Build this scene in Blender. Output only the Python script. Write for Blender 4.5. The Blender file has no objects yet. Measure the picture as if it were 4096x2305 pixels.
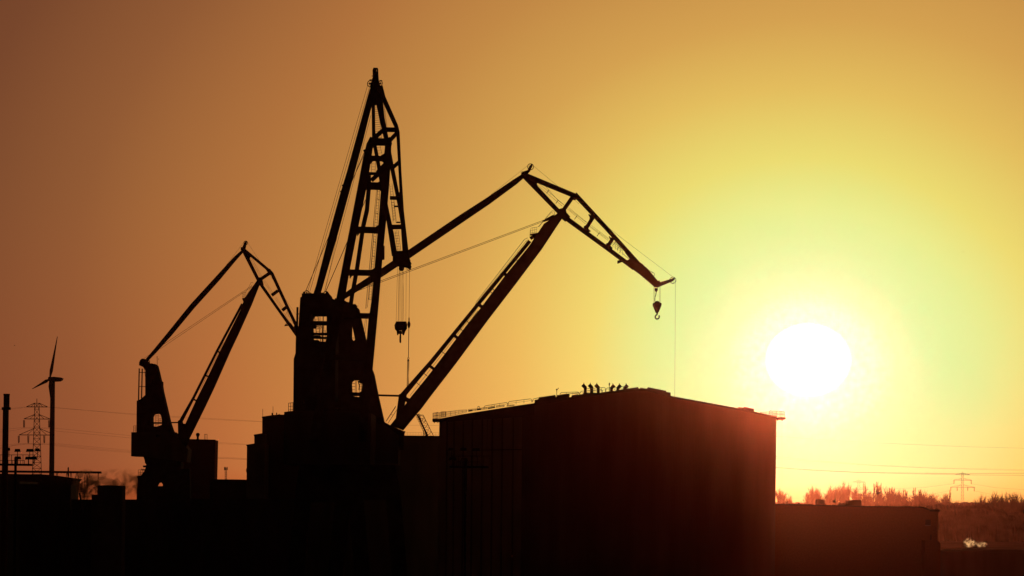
import bpy, math, random
from mathutils import Vector, Matrix
from mathutils.geometry import tessellate_polygon
random.seed(7)

# ------------------------------------------------------------------ camera, sky, sun, exposure
sc = bpy.context.scene
C = sc.collection
F = 11615.0                      # focal length in photo pixels (4096 wide, 20 degrees)
CX, CY = 2048.0, 2010.0          # optical axis, on the horizon
ROLL = math.radians(0.6)
CAMZ = 18.0
CR, SR = math.cos(ROLL), math.sin(ROLL)

def W(px, py, Y):
    """world point at distance Y seen at photo pixel (px, py)"""
    u = (px - CX) / F; v = (CY - py) / F
    return Vector(((u * CR - v * SR) * Y, Y, CAMZ + (u * SR + v * CR) * Y))

cam_d = bpy.data.cameras.new('camera'); cam = bpy.data.objects.new('camera', cam_d); C.objects.link(cam)
cam_d.sensor_width = 36; cam_d.lens = 36 * F / 4096
cam_d.shift_y = (CY - 1152.5) / 4096
cam_d.clip_start = 1; cam_d.clip_end = 20000
cam.matrix_world = Matrix(((CR, -SR, 0, 0), (0, 0, -1, 0), (SR, CR, 0, CAMZ), (0, 0, 0, 1)))
sc.camera = cam

SUN_PX = (3233, 1440)
sdir = (W(SUN_PX[0], SUN_PX[1], 1000) - Vector((0, 0, CAMZ))).normalized()
sun_el = math.asin(sdir.z); sun_az = math.atan2(sdir.x, sdir.y)

def lin(c):
    return tuple((x / 255 / 12.92) if x / 255 <= .04045 else ((x / 255 + .055) / 1.055) ** 2.4 for x in c) + (1,)

wd = bpy.data.worlds.new('World'); sc.world = wd; wd.use_nodes = True
nt = wd.node_tree; nt.nodes.clear()
def N(t, **k):
    n = nt.nodes.new(t)
    for a, b in k.items(): setattr(n, a, b)
    return n
L = lambda a, b: nt.links.new(a, b)
out = N('ShaderNodeOutputWorld')
tc = N('ShaderNodeTexCoord')
sub = N('ShaderNodeVectorMath', operation='SUBTRACT'); sub.inputs[1].default_value = sdir
L(tc.outputs['Generated'], sub.inputs[0])
# angular distance from the sun
elp = N('ShaderNodeVectorMath', operation='MULTIPLY'); elp.inputs[1].default_value = (.97, .97, 1.07); L(sub.outputs[0], elp.inputs[0])
ln = N('ShaderNodeVectorMath', operation='LENGTH'); L(elp.outputs[0], ln.inputs[0])
# chord 0.28 is about 16 degrees
mp = N('ShaderNodeMath', operation='DIVIDE'); mp.inputs[1].default_value = 0.34
L(ln.outputs['Value'], mp.inputs[0])
nz = N('ShaderNodeTexNoise'); nz.inputs['Scale'].default_value = 5; nz.inputs['Detail'].default_value = 1
L(tc.outputs['Generated'], nz.inputs['Vector'])
nz2 = N('ShaderNodeMath', operation='MULTIPLY_ADD'); nz2.inputs[1].default_value = .10; nz2.inputs[2].default_value = -.05
L(nz.outputs['Fac'], nz2.inputs[0])
mpa = N('ShaderNodeMath', operation='ADD'); L(mp.outputs[0], mpa.inputs[0]); L(nz2.outputs[0], mpa.inputs[1])
rp = N('ShaderNodeValToRGB'); L(mpa.outputs[0], rp.inputs['Fac'])
RAMP = [  # photo px distance from the sun, linear colour of the sky behind the haze
    (0, (.0, .86, .58)), (260, (.0, .88, .54)), (320, (.05, .89, .47)), (400, (.32, .90, .42)), (480, (.49, .90, .38)), (560, (.60, .88, .345)), (700, (.70, .83, .27)),
    (900, (.77, .70, .165)), (1200, (.74, .50, .110)), (1500, (.64, .35, .080)),
    (1900, (.52, .240, .058)), (2300, (.42, .162, .044)), (2800, (.275, .098, .033)), (3300, (.18, .059, .024)), (3800, (.14, .043, .017))]
els = rp.color_ramp.elements
while len(els) > 1: els.remove(els[-1])
for i, (d, c) in enumerate(RAMP):
    pos = (d / F) / 0.34
    if i == 0: e = els[0]; e.position = pos
    else: e = els.new(pos)
    e.color = c + (1,)
# beyond the ramp the sky goes on darkening towards the side away from the sun
far = N('ShaderNodeMapRange'); far.inputs['From Min'].default_value = .34; far.inputs['From Max'].default_value = 1.5
far.inputs['To Min'].default_value = 1.0; far.inputs['To Max'].default_value = .05
L(ln.outputs['Value'], far.inputs['Value'])
# redder and dimmer near the horizon
sep = N('ShaderNodeSeparateXYZ'); L(tc.outputs['Generated'], sep.inputs[0])
er = N('ShaderNodeMapRange'); er.interpolation_type = 'SMOOTHSTEP'
er.inputs['From Min'].default_value = -.01; er.inputs['From Max'].default_value = .12
L(sep.outputs['Z'], er.inputs['Value'])
red = N('ShaderNodeMix'); red.data_type = 'RGBA'
red.inputs['B'].default_value = (1, 1, 1, 1)
L(er.outputs['Result'], red.inputs['Factor'])
nr = N('ShaderNodeMapRange'); nr.interpolation_type = 'SMOOTHSTEP'
nr.inputs['From Min'].default_value = 420 / F; nr.inputs['From Max'].default_value = 900 / F
L(ln.outputs['Value'], nr.inputs['Value'])
low = N('ShaderNodeMix'); low.data_type = 'RGBA'
low.inputs['A'].default_value = (.72, .95, .88, 1); low.inputs['B'].default_value = (1.16, .92, .96, 1)
L(nr.outputs['Result'], low.inputs['Factor']); L(low.outputs['Result'], red.inputs['A'])
mul = N('ShaderNodeMix'); mul.data_type = 'RGBA'; mul.blend_type = 'MULTIPLY'; mul.inputs['Factor'].default_value = 1
L(rp.outputs['Color'], mul.inputs['A']); L(red.outputs['Result'], mul.inputs['B'])
hb_ = N('ShaderNodeMapRange'); hb_.interpolation_type = 'SMOOTHSTEP'
hb_.inputs['From Min'].default_value = -.002; hb_.inputs['From Max'].default_value = .013
L(sep.outputs['Z'], hb_.inputs['Value'])
dust = N('ShaderNodeMix'); dust.data_type = 'RGBA'; dust.inputs['A'].default_value = (.95, .66, .52, 1); dust.inputs['B'].default_value = (1, 1, 1, 1)
L(hb_.outputs['Result'], dust.inputs['Factor'])
mul2 = N('ShaderNodeMix'); mul2.data_type = 'RGBA'; mul2.blend_type = 'MULTIPLY'; mul2.inputs['Factor'].default_value = 1
L(mul.outputs['Result'], mul2.inputs['A']); L(dust.outputs['Result'], mul2.inputs['B'])
bg = N('ShaderNodeBackground'); L(mul2.outputs['Result'], bg.inputs['Color']); L(far.outputs['Result'], bg.inputs['Strength'])
# the sun's disc, flattened by refraction, with a soft burnt-out rim
flat = N('ShaderNodeVectorMath', operation='MULTIPLY'); flat.inputs[1].default_value = (1, 1, 1.17)
L(sub.outputs[0], flat.inputs[0])
fl = N('ShaderNodeVectorMath', operation='LENGTH'); L(flat.outputs[0], fl.inputs[0])
disc = N('ShaderNodeMapRange'); disc.interpolation_type = 'SMOOTHSTEP'
disc.inputs['From Min'].default_value = 149 / F; disc.inputs['From Max'].default_value = 177 / F
disc.inputs['To Min'].default_value = 1.15; disc.inputs['To Max'].default_value = 0
L(fl.outputs['Value'], disc.inputs['Value'])
bs = N('ShaderNodeBackground'); bs.inputs['Color'].default_value = (1, 1, 1, 1); L(disc.outputs['Result'], bs.inputs['Strength'])
# clear-sky term from the physical sky, very low at this hour
sky = N('ShaderNodeTexSky', sky_type='NISHITA'); sky.sun_disc = False
sky.sun_elevation = sun_el; sky.sun_rotation = sun_az; sky.dust_density = 4
bn = N('ShaderNodeBackground'); L(sky.outputs[0], bn.inputs['Color']); bn.inputs['Strength'].default_value = 0.0006
a1 = N('ShaderNodeAddShader'); a2 = N('ShaderNodeAddShader')
L(bg.outputs[0], a1.inputs[0]); L(bs.outputs[0], a1.inputs[1]); L(a1.outputs[0], a2.inputs[0]); L(bn.outputs[0], a2.inputs[1])
L(a2.outputs[0], out.inputs['Surface'])
wd.cycles.sampling_method = 'AUTOMATIC'

sd = bpy.data.lights.new('sun', 'SUN'); sd.energy = 1.35; sd.angle = math.radians(0.5); sd.color = (1.0, .55, .22)
so = bpy.data.objects.new('sun', sd); C.objects.link(so)
so.rotation_euler = sdir.to_track_quat('Z', 'Y').to_euler(); so.location = (0, 0, 300)

sc.view_settings.view_transform = 'Standard'; sc.view_settings.look = 'None'
sc.view_settings.exposure = 0; sc.view_settings.gamma = 1; sc.view_settings.use_curve_mapping = False
sc.cycles.use_denoising = True
sc.cycles.volume_bounces = 1
sc.cycles.max_bounces = 4
sc.cycles.volume_step_rate = 1.0
sc.cycles.transparent_max_bounces = 16
HAZE_DENSITY, HAZE_G = 1.0e-5, 0.985

# ------------------------------------------------------------------ materials
def mat(name, c, rough=.7, metal=0, var=.25, scale=.6, bump=.15, stretch=(1, 1, 1), c2=None):
    m = bpy.data.materials.new(name); m.use_nodes = True
    t = m.node_tree; b = t.nodes['Principled BSDF']
    b.inputs['Specular IOR Level'].default_value = .5 if name in ('window_glass',) else 0.0
    b.inputs['Roughness'].default_value = rough; b.inputs['Metallic'].default_value = metal
    tcn = t.nodes.new('ShaderNodeTexCoord'); mpn = t.nodes.new('ShaderNodeMapping'); mpn.inputs['Scale'].default_value = stretch
    t.links.new(tcn.outputs['Object'], mpn.inputs[0])
    n = t.nodes.new('ShaderNodeTexNoise'); n.inputs['Scale'].default_value = scale; n.inputs['Detail'].default_value = 6
    t.links.new(mpn.outputs[0], n.inputs['Vector'])
    r = t.nodes.new('ShaderNodeValToRGB'); r.color_ramp.elements[0].position = .3; r.color_ramp.elements[1].position = .7
    lo = tuple(x * (1 - var) for x in c); hi = tuple(x * (1 + var) for x in c) if c2 is None else c2
    r.color_ramp.elements[0].color = lo + (1,); r.color_ramp.elements[1].color = hi + (1,)
    t.links.new(n.outputs['Fac'], r.inputs['Fac']); t.links.new(r.outputs['Color'], b.inputs['Base Color'])
    bp = t.nodes.new('ShaderNodeBump'); bp.inputs['Strength'].default_value = bump; bp.inputs['Distance'].default_value = .05
    t.links.new(n.outputs['Fac'], bp.inputs['Height']); t.links.new(bp.outputs[0], b.inputs['Normal'])
    return m
def cladding(name, c):
    m = mat(name, c, .6, 0, .2, .35, .1, (1, 1, .15))
    t = m.node_tree; b = t.nodes['Principled BSDF']
    tcn = t.nodes.new('ShaderNodeTexCoord'); w = t.nodes.new('ShaderNodeTexWave'); w.wave_type = 'BANDS'; w.bands_direction = 'X'
    w.inputs['Scale'].default_value = 1.2
    t.links.new(tcn.outputs['Object'], w.inputs['Vector'])
    bp = t.nodes.new('ShaderNodeBump'); bp.inputs['Strength'].default_value = .25; bp.inputs['Distance'].default_value = .05
    t.links.new(w.outputs['Fac'], bp.inputs['Height']); t.links.new(bp.outputs[0], b.inputs['Normal'])
    return m
M = {
    'steel': mat('painted_crane_steel', (.05, .052, .055), .65, 0, .3, .8),
    'dark': mat('dark_greasy_steel', (.03, .03, .03), .8, 0, .3, 2),
    'cable': mat('steel_rope', (.06, .055, .05), .8, 0, .2, 4),
    'galv': mat('galvanised_rail', (.12, .12, .12), .8, 0, .2, 3),
    'hall': cladding('hall_cladding', (.13, .11, .10)),
    'door': mat('painted_door_sheet', (.32, .28, .25), .6, 0, .15, .5, .2, (1, 1, .1)),
    'fascia': mat('dark_roof_sheet', (.06, .055, .05), .7, 0, .2, 1),
    'brick': mat('dark_brick', (.14, .07, .05), .9, 0, .1, 3),
    'conc': mat('stained_concrete', (.18, .17, .16), .9, 0, .25, .3),
    'shed': cladding('shed_sheet', (.10, .095, .09)),
    'ground': mat('yard_asphalt', (.05, .048, .045), .95, 0, .3, .02, .3),
    'bark': mat('bark', (.07, .05, .04), .95, 0, .3, 2),
    'wood': mat('winter_undergrowth', (.06, .045, .035), 1, 0, .4, .2),
    'white': mat('turbine_white_paint', (.4, .4, .39), .5, 0, .05, 1),
    'glass': mat('window_glass', (.05, .05, .05), .08, 0, .1, 1, 0),
    'bird': mat('feathers', (.05, .045, .04), .9, 0, .3, 8),
    'grass': mat('grass_bank', (.05, .06, .03), 1, 0, .4, .1, .4),
}

# ------------------------------------------------------------------ mesh helpers
ROOTLOC = {}
def tag(o, label=None, cat=None, group=None, kind=None):
    if label: o['label'] = label
    if cat: o['category'] = cat
    if group: o['group'] = group
    if kind: o['kind'] = kind
    return o
def thing(name, loc, label, cat, group=None):
    o = bpy.data.objects.new(name, None); C.objects.link(o); o.location = loc; o.empty_display_size = 1
    ROOTLOC[o.name] = Vector(loc)
    return tag(o, label, cat, group)
class MB:
    def __init__(s): s.v = []; s.f = []
    def hexa(s, p):      # 8 points: 4 of one end, 4 of other
        n = len(s.v); s.v += [Vector(q) for q in p]
        for f in ((3, 2, 1, 0), (4, 5, 6, 7), (1, 5, 4, 0), (2, 6, 5, 1), (3, 7, 6, 2), (0, 4, 7, 3)): s.f.append(tuple(n + i for i in f))
        return s
    def bar(s, a, b, w0, h0, w1=None, h1=None, side=(0, 1, 0)):
        """box beam a->b; w across 'side', h across the other axis"""
        w1 = w0 if w1 is None else w1; h1 = h0 if h1 is None else h1
        a = Vector(a); b = Vector(b); d = (b - a).normalized(); S = Vector(side); S = S - d * S.dot(d)
        if S.length < 1e-4: S = d.orthogonal()
        S.normalize(); H = d.cross(S).normalized(); p = []
        for q, w, h in ((a, w0, h0), (b, w1, h1)):
            for i, j in ((-1, -1), (1, -1), (1, 1), (-1, 1)): p.append(q + S * (i * w / 2) + H * (j * h / 2))
        return s.hexa(p)
    def box(s, x0, x1, y0, y1, z0, z1):
        return s.hexa([(x0, y0, z0), (x1, y0, z0), (x1, y1, z0), (x0, y1, z0), (x0, y0, z1), (x1, y0, z1), (x1, y1, z1), (x0, y1, z1)])
    def rod(s, a, b, r, n=6, r1=None):
        r1 = r if r1 is None else r1; a = Vector(a); b = Vector(b); d = (b - a)
        if d.length < 1e-5: return s
        d.normalize(); u = d.orthogonal().normalized(); w = d.cross(u); k = len(s.v)
        for q, rr in ((a, r), (b, r1)):
            for i in range(n):
                t = 2 * math.pi * i / n; s.v.append(q + (u * math.cos(t) + w * math.sin(t)) * rr)
        for i in range(n):
            j = (i + 1) % n; s.f.append((k + i, k + j, k + n + j, k + n + i))
        s.f.append(tuple(k + n - 1 - i for i in range(n))); s.f.append(tuple(k + n + i for i in range(n)))
        return s
    def path(s, pts, r, n=5):
        for a, b in zip(pts, pts[1:]): s.rod(a, b, r, n)
        return s
    def slab(s, pts, Y, t, holes=()):
        """plate seen at photo outline pts at distance Y (number or function of px,py), thickness t metres"""
        yf = Y if callable(Y) else (lambda x, y: Y)
        loops = [[W(x, y, yf(x, y)) for x, y in pts]] + [[W(x, y, yf(x, y)) for x, y in h] for h in holes]
        flat2 = [[Vector((p.x, p.z, 0)) for p in lp] for lp in loops]
        tris = tessellate_polygon(flat2)
        allp = [p for lp in loops for p in lp]; n = len(allp); k = len(s.v)
        s.v += [p - Vector((0, t / 2, 0)) for p in allp] + [p + Vector((0, t / 2, 0)) for p in allp]
        for tr in tris:
            a, b, c = tr
            s.f.append((k + a, k + b, k + c)); s.f.append((k + n + c, k + n + b, k + n + a))
        o = 0
        for lp in loops:
            m = len(lp)
            for i in range(m):
                j = (i + 1) % m; s.f.append((k + o + i, k + o + j, k + n + o + j, k + n + o + i))
            o += m
        return s
    def ring(s, c, R, r, axis, n=20, m=5):
        c = Vector(c); ax = Vector(axis).normalized(); u = ax.orthogonal().normalized(); w = ax.cross(u); k = len(s.v)
        for i in range(n):
            t = 2 * math.pi * i / n; e = u * math.cos(t) + w * math.sin(t)
            for j in range(m):
                q = 2 * math.pi * j / m; s.v.append(c + e * (R + r * math.cos(q)) + ax * (r * math.sin(q)))
        for i in range(n):
            for j in range(m):
                a = k + i * m + j; b = k + i * m + (j + 1) % m; d = k + ((i + 1) % n) * m + j; e = k + ((i + 1) % n) * m + (j + 1) % m
                s.f.append((a, d, e, b))
        return s
    def wheel(s, c, R, axis, spokes=8, tube=None, hub=.3):
        tube = tube or R * .12; s.ring(c, R - tube, tube, axis)
        ax = Vector(axis).normalized(); u = ax.orthogonal().normalized(); w = ax.cross(u); c = Vector(c)
        for i in range(spokes):
            t = 2 * math.pi * i / spokes; s.rod(c, c + (u * math.cos(t) + w * math.sin(t)) * (R - tube), tube * .45, 4)
        s.rod(c - ax * tube * 1.5, c + ax * tube * 1.5, R * hub, 10)
        return s
    def lathe(s, c, prof, n=14):
        k = len(s.v); c = Vector(c)
        for r, z in prof:
            for i in range(n):
                t = 2 * math.pi * i / n; s.v.append(c + Vector((r * math.cos(t), r * math.sin(t), z)))
        for a in range(len(prof) - 1):
            for i in range(n):
                j = (i + 1) % n; s.f.append((k + a * n + i, k + a * n + j, k + (a + 1) * n + j, k + (a + 1) * n + i))
        s.f.append(tuple(k + n - 1 - i for i in range(n))); e = k + (len(prof) - 1) * n; s.f.append(tuple(e + i for i in range(n)))
        return s
    def ladder(s, a, b, side, w=.5, step=.35, r=.03, rr=.02):
        a = Vector(a); b = Vector(b); d = (b - a); S = Vector(side); S = (S - d.normalized() * S.dot(d.normalized())).normalized() * w / 2
        s.rod(a - S, b - S, r, 4); s.rod(a + S, b + S, r, 4)
        n = max(2, int(d.length / step))
        for i in range(1, n): q = a + d * (i / n); s.rod(q - S, q + S, rr, 4)
        return s
    def rail(s, pts, h=1.1, posts=6, r=.03, mid=1, up=(0, 0, 1)):
        """guard rail standing on a polyline"""
        U = Vector(up) * h; pts = [Vector(p) for p in pts]
        for a, b in zip(pts, pts[1:]):
            s.rod(a + U, b + U, r, 4)
            for m in range(1, mid + 1): s.rod(a + U * (m / (mid + 1)), b + U * (m / (mid + 1)), r * .8, 4)
            for i in range(posts + 1): q = a.lerp(b, i / posts); s.rod(q, q + U, r, 4)
        return s
    def build(s, name, m, parent=None, label=None):
        off = Vector((0, 0, 0)); p = parent
        while p is not None:
            off += Vector(p.location); p = p.parent
        me = bpy.data.meshes.new(name); me.from_pydata([v - off for v in s.v], [], s.f); me.materials.append(M[m] if isinstance(m, str) else m)
        me.validate(); me.update()
        o = bpy.data.objects.new(name, me); C.objects.link(o); o.parent = parent
        if label: o['label'] = label
        return o
    def solo(s, name, m, label, cat, group=None, kind=None):
        """a thing that is one mesh, origin at its base"""
        lo = Vector((sum(v.x for v in s.v) / len(s.v), sum(v.y for v in s.v) / len(s.v), min(v.z for v in s.v)))
        s.v = [v - lo for v in s.v]; o = s.build(name, m); o.location = lo
        return tag(o, label, cat, group, kind)
YX = Vector((0, 1, 0))
SPLIT = ('ladder', 'luffing_rope', 'hoist_rope', 'roof_box', 'exhaust_pipe', 'chain', 'jib_gusset', 'sheave_frame')
def part(name, m, parent, fn, label=None):
    b = MB()
    if name in SPLIT or (name == 'railing' and parent.get('label', '').startswith('smallest')):      # every shape the function adds becomes a part of its own
        made = []
        class Rec(MB):
            depth = 0
        def wrap(meth):
            def g(self, *a, **k):
                if Rec.depth: return getattr(MB, meth)(self, *a, **k)
                Rec.depth = 1; q = MB(); getattr(MB, meth)(q, *a, **k); Rec.depth = 0
                made.append(q); return self
            return g
        for meth in ('rod', 'bar', 'slab', 'path', 'ladder', 'ring', 'wheel', 'lathe', 'rail'): setattr(Rec, meth, wrap(meth))
        fn(Rec()); o = None
        for q in made:
            o = q.build(name, m, parent, label)
        return o
    fn(b); return b.build(name, m, parent, label)

# ------------------------------------------------------------------ ground
g = MB(); g.v = [Vector(p) for p in ((-4000, -60, 0), (4000, -60, 0), (4000, 9000, 0), (-4000, 9000, 0))]; g.f = [(0, 1, 2, 3)]
tag(g.build('ground', 'ground'), kind='structure')
road = MB(); road.box(-60, 220, 300, 312, 0.004, .03); tag(road.build('road', mat('road_asphalt', (.045, .045, .045), .9)), kind='structure')

# ------------------------------------------------------------------ the ship hall
HY = 490.0
hall = thing('ship_hall', W(2430, 2010, HY).xy.to_3d(), 'huge gabled shipyard hall with door bays and roof ducts, sun beside its right eave', 'hall')
def down(x, Y=HY):    # photo pixel of the ground under photo column x
    return (x - 6, CY + CAMZ * F / Y + 4)
sky_l = [(1757.6, 1676), (1847, 1659), (2068, 1624), (2138, 1614), (2200, 1604), (2329, 1582), (2399, 1574), (2450, 1566.5), (2551, 1556),
         (2600, 1560), (2677, 1584), (2789, 1605), (2950, 1634), (3106, 1668)]
wall_poly = [(1747, 2460)] + sky_l + [(3106, 1690), (3099, 2180), (3097, 2460)]
front = MB(); front.slab([(1747.5, 2459)] + sky_l + [(3105, 1700), (3097.5, 2459)], HY + 40, 80)
# outline was taken at the front face: move the block so that its front face lies at HY
front.v = [(v - Vector((0, HY + 40, CAMZ))) for v in front.v]
kf = HY / (HY + 40)
front.v = [Vector((v.x * kf, v.y + HY + 40, v.z * kf + CAMZ)) for v in front.v]
front.build('wall', 'hall', hall)
# dark fascia following the eaves on the left, and thin verge sheet along the rest
part('roof', 'fascia', hall, lambda b: (
    b.slab([(1757, 1689), (1757, 1675.5), (1847, 1658), (2068, 1623), (2138, 1613), (2138, 1660), (2092, 1668)], HY - .35, .5),
    b.slab([(2138, 1613), (2329, 1581), (2450, 1565.5), (2551, 1555), (2551, 1563), (2450, 1574), (2329, 1590), (2138, 1622)], HY - .25, .4),
    b.slab([(2551, 1555), (2600, 1559), (2677, 1583), (2677, 1590), (2600, 1567), (2551, 1563)], HY - .25, .4),
    b.slab([(2677, 1583), (2950, 1633), (3107, 1666), (3106, 1673), (2950, 1640), (2677, 1590)], HY - .25, .4)))
bays = [1757.6, 1788.7, 1816.8, 1853.6, 1890, 1930, 1970, 2010, 2053.6, 2092]
for i in range(9):
    x0, x1 = bays[i] + (3 if i else .5), bays[i + 1] - 3.5
    yt0 = 1689 + (1668 - 1689) * (x0 - 1757) / 335; yt1 = 1689 + (1668 - 1689) * (x1 - 1757) / 335
    b = MB(); b.slab([(x0, yt0), (x1, yt1), (x1 - 7, 2455), (x0 - 7, 2455)], HY - .2, .36); dp = b.build('door_panel', 'door', hall)
    if i == 5:
        part('seam', 'fascia', dp, lambda b: b.slab([(1949, 1680), (1950.5, 1680), (1948, 1800), (1946.5, 1800)], HY - .43, .08))
# ledge across the door panels
part('ledge', 'fascia', hall, lambda b: b.slab([(1925, 1799), (2088, 1797), (2088, 1800.5), (1925, 1802.5)], HY - .5, .2))
# landings at both eaves
def landing(x0, x1, yt, yb, brackets):
    def fn(b):
        b.slab([(x0, yt), (x1, yt), (x1, yb), (x0, yb)], HY + 3, 6)
        for q in brackets: b.slab([(q, yb - 1), (q + 3, yb - 1), (q + 3, yb + 5), (q, yb + 5)], HY + .6, .3)
    return part('landing', 'fascia', hall, fn)
landing(1731.5, 1760, 1677.5, 1687.5, (1736, 1750)); landing(3107, 3136, 1671.5, 1679, (3127, 3110))
def fence(x0, y0, x1, y1, h0, h1, n, Y, posts=5, name='railing'):
    def fn(b):
        a, c = W(x0, y0, Y), W(x1, y1, Y); ha, hc = h0 * Y / F, h1 * Y / F
        top = [a + Vector((0, 0, ha)), c + Vector((0, 0, hc))]; b.rod(top[0], top[1], .045, 4); b.rod(a.lerp(top[0], .5), c.lerp(top[1], .5), .03, 4)
        b.rod(a, c, .03, 4)
        for i in range(n + 1):
            t = i / n; p = a.lerp(c, t); q = top[0].lerp(top[1], t); b.rod(p, q, .05 if i % posts == 0 else .022, 4)
    return part(name, 'galv', hall, fn)
fence(1731.5, 1677, 1763, 1673, 24, 22, 12, HY + .1); fence(1731.5, 1676, 1752, 1673, 23, 23, 5, HY + 5)
fence(1763, 1671, 1784, 1667, 23, 20, 9, HY + .1, 9); fence(1784, 1667, 1830, 1658.5, 19, 16, 15, HY + .1, 6); fence(1766, 1669, 1783, 1666, 20, 18, 6, HY + 2.5, 3)
fence(1834, 1657, 1868, 1648, 16, 8, 9, HY + .1, 4); fence(1873, 1647, 1909, 1642, 9, 7, 10, HY + .1, 4); fence(1922, 1640.5, 1948, 1637, 8, 7, 8, HY + .1, 4)
fence(1952, 1636.5, 1979, 1632, 7, 6, 9, HY + .1, 4); fence(1985, 1631, 2018, 1627, 6, 6, 9, HY + .1, 4); fence(2028, 1626.5, 2058, 1622.5, 5, 3, 9, HY + .1, 4)
part('roof_box', 'fascia', hall, lambda b: (b.slab([(1875, 1646), (1890, 1644), (1890, 1640), (1875, 1641)], HY + 1.5, 1), b.slab([(1908, 1642), (1924, 1640), (1924, 1634), (1908, 1635)], HY + 1.5, 1),
     b.slab([(1951, 1636), (1981, 1631), (1980, 1628), (1951, 1633)], HY + 1.5, 1)))
part('hatch_frame', 'galv', hall, lambda b: b.path([W(1911, 1637, HY + 2), W(1911.5, 1626.5, HY + 2), W(1917.5, 1626.5, HY + 2), W(1918, 1637, HY + 2)], .05))
def guard(x0, y0, x1, y1, h, posts):      # round-cornered guard rail panel
    def fn(b):
        Y = HY + 1.5; a, c = W(x0, y0, Y), W(x1, y1, Y); H = Vector((0, 0, h * Y / F)); d = (c - a).normalized() * .2; e = Vector((0, 0, .2))
        b.path([a, a + H - e, a + H + d, c + H - d, c + H - e, c], .045)
        b.rod(a.lerp(a + H, .5), c.lerp(c + H, .5), .03, 4)
        for i in range(1, posts): q = a.lerp(c, i / posts); b.rod(q, q + H, .04, 4)
    return part('railing', 'galv', hall, fn)
guard(1936, 1637, 2030, 1622, 12.5, 3); guard(2033, 1622, 2127, 1610, 15, 3); guard(2130, 1610, 2175, 1600, 13, 2)
guard(2227, 1584, 2317, 1573, 2, 3); guard(2240, 1583, 2317, 1580, 12, 3); guard(2320, 1578, 2410, 1570, 12, 4); guard(2345, 1575, 2422, 1570, 20, 5); guard(2424, 1568, 2512, 1560, 15, 5)
# raised smoke-vent strips along the roof
def monitor(pts, Y=HY + 5, t=8): return part('roof_ventilator', 'fascia', hall, lambda b: b.slab(pts, Y, t))
monitor([(2138, 1616), (2139, 1603), (2154, 1601), (2155, 1593), (2219, 1583.5), (2222, 1588), (2222, 1612)])
monitor([(2218, 1610), (2226, 1584.5), (2275, 1578), (2277, 1586), (2272, 1606)])
monitor([(2283, 1600), (2286, 1585), (2308, 1580.5), (2311, 1582.5), (2330, 1580), (2330, 1596)])
monitor([(2329, 1596), (2331, 1575), (2399, 1574.5), (2451, 1566), (2455, 1578)])
monitor([(2455, 1580), (2460, 1565), (2548, 1552.5), (2553, 1562), (2552, 1575)])
monitor([(2556, 1575), (2558, 1555), (2585, 1559), (2588, 1553), (2659, 1567), (2661, 1572), (2677, 1574), (2678, 1592)])
monitor([(2947, 1640), (2949, 1632), (2969, 1635), (2971, 1631), (3009, 1639), (3007, 1654)])
fence(3040, 1652, 3080, 1661, 2, 14, 10, HY + .1, 3); fence(3080, 1662, 3108, 1669, 18, 24, 8, HY + .1, 3); fence(3108, 1671, 3138, 1674, 26, 27, 8, HY + .1, 4); fence(3079, 1657, 3138, 1672, 14, 25, 9, HY + 5.5, 4)
for i, (x, s) in enumerate(((2341, -1), (2367, -1), (2393, -1), (2446, 1), (2472, 1), (2499, 1))):   # six ducts on the ridge, three bent each way
    y0 = 1578 if i < 3 else (1574, 1571, 1566)[i - 3]; yt = 1538 if i < 3 else 1540; q = HY / F
    d = thing('roof_duct', W(x, y0, HY + 8), ('first', 'second', 'third', 'fourth', 'fifth', 'last')[i] + ' bent roof duct from the left on the hall ridge, hood to the ' + ('left' if s < 0 else 'right'), 'duct', 'bent ducts on the hall roof')
    part('pipe', 'dark', d, lambda b: b.rod(W(x, y0 + 2, HY + 8), W(x, yt + 15, HY + 8), 6.1 * (HY + 8) / F, 14))
    part('hood', 'dark', d, lambda b: b.slab([(x - s * 6.2, yt + 16), (x - s * 6.2, yt + 10), (x + s * 5.8, yt - 4), (x + s * 16, yt + 6.5), (x + s * 6.2, yt + 16)][::s], HY + 8, .5))
    part('lug', 'dark', d, lambda b: b.rod(W(x + s * 6, yt - 2, HY + 8), W(x + s * 5, yt - 6.5, HY + 8), .06, 5))
    part('base_plate', 'dark', d, lambda b: b.bar(W(x - 8, y0 - 1, HY + 8), W(x + 8, y0 - 1, HY + 8), .8, .12))
wm = thing('weather_mast', W(2227, 1585, HY + 4), 'small weather mast with anemometer on the hall roof left of the ducts', 'mast')
part('pole', 'dark', wm, lambda b: b.rod(W(2227, 1586, HY + 4), W(2227.5, 1556, HY + 4), .05, 5))
part('arm', 'dark', wm, lambda b: (b.rod(W(2225, 1565, HY + 4), W(2233, 1555, HY + 4), .03, 5), b.rod(W(2225.5, 1556, HY + 4), W(2226, 1561, HY + 4), .08, 6), b.rod(W(2229, 1556, HY + 4), W(2229, 1560, HY + 4), .08, 6), b.rod(W(2231, 1554, HY + 4), W(2235, 1553, HY + 4), .06, 5)))
lm = thing('weather_mast', W(2438, 1570, HY + 4), 'thin mast with vane between the two trios of roof ducts', 'mast')
part('pole', 'dark', lm, lambda b: (b.rod(W(2437, 1572, HY + 4), W(2437.5, 1531, HY + 4), .06, 5), b.rod(W(2437.3, 1540, HY + 4), W(2437.6, 1533, HY + 4), .11, 6)))
part('arm', 'dark', lm, lambda b: b.rod(W(2434.5, 1541, HY + 4), W(2440, 1541, HY + 4), .05, 5))

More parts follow.
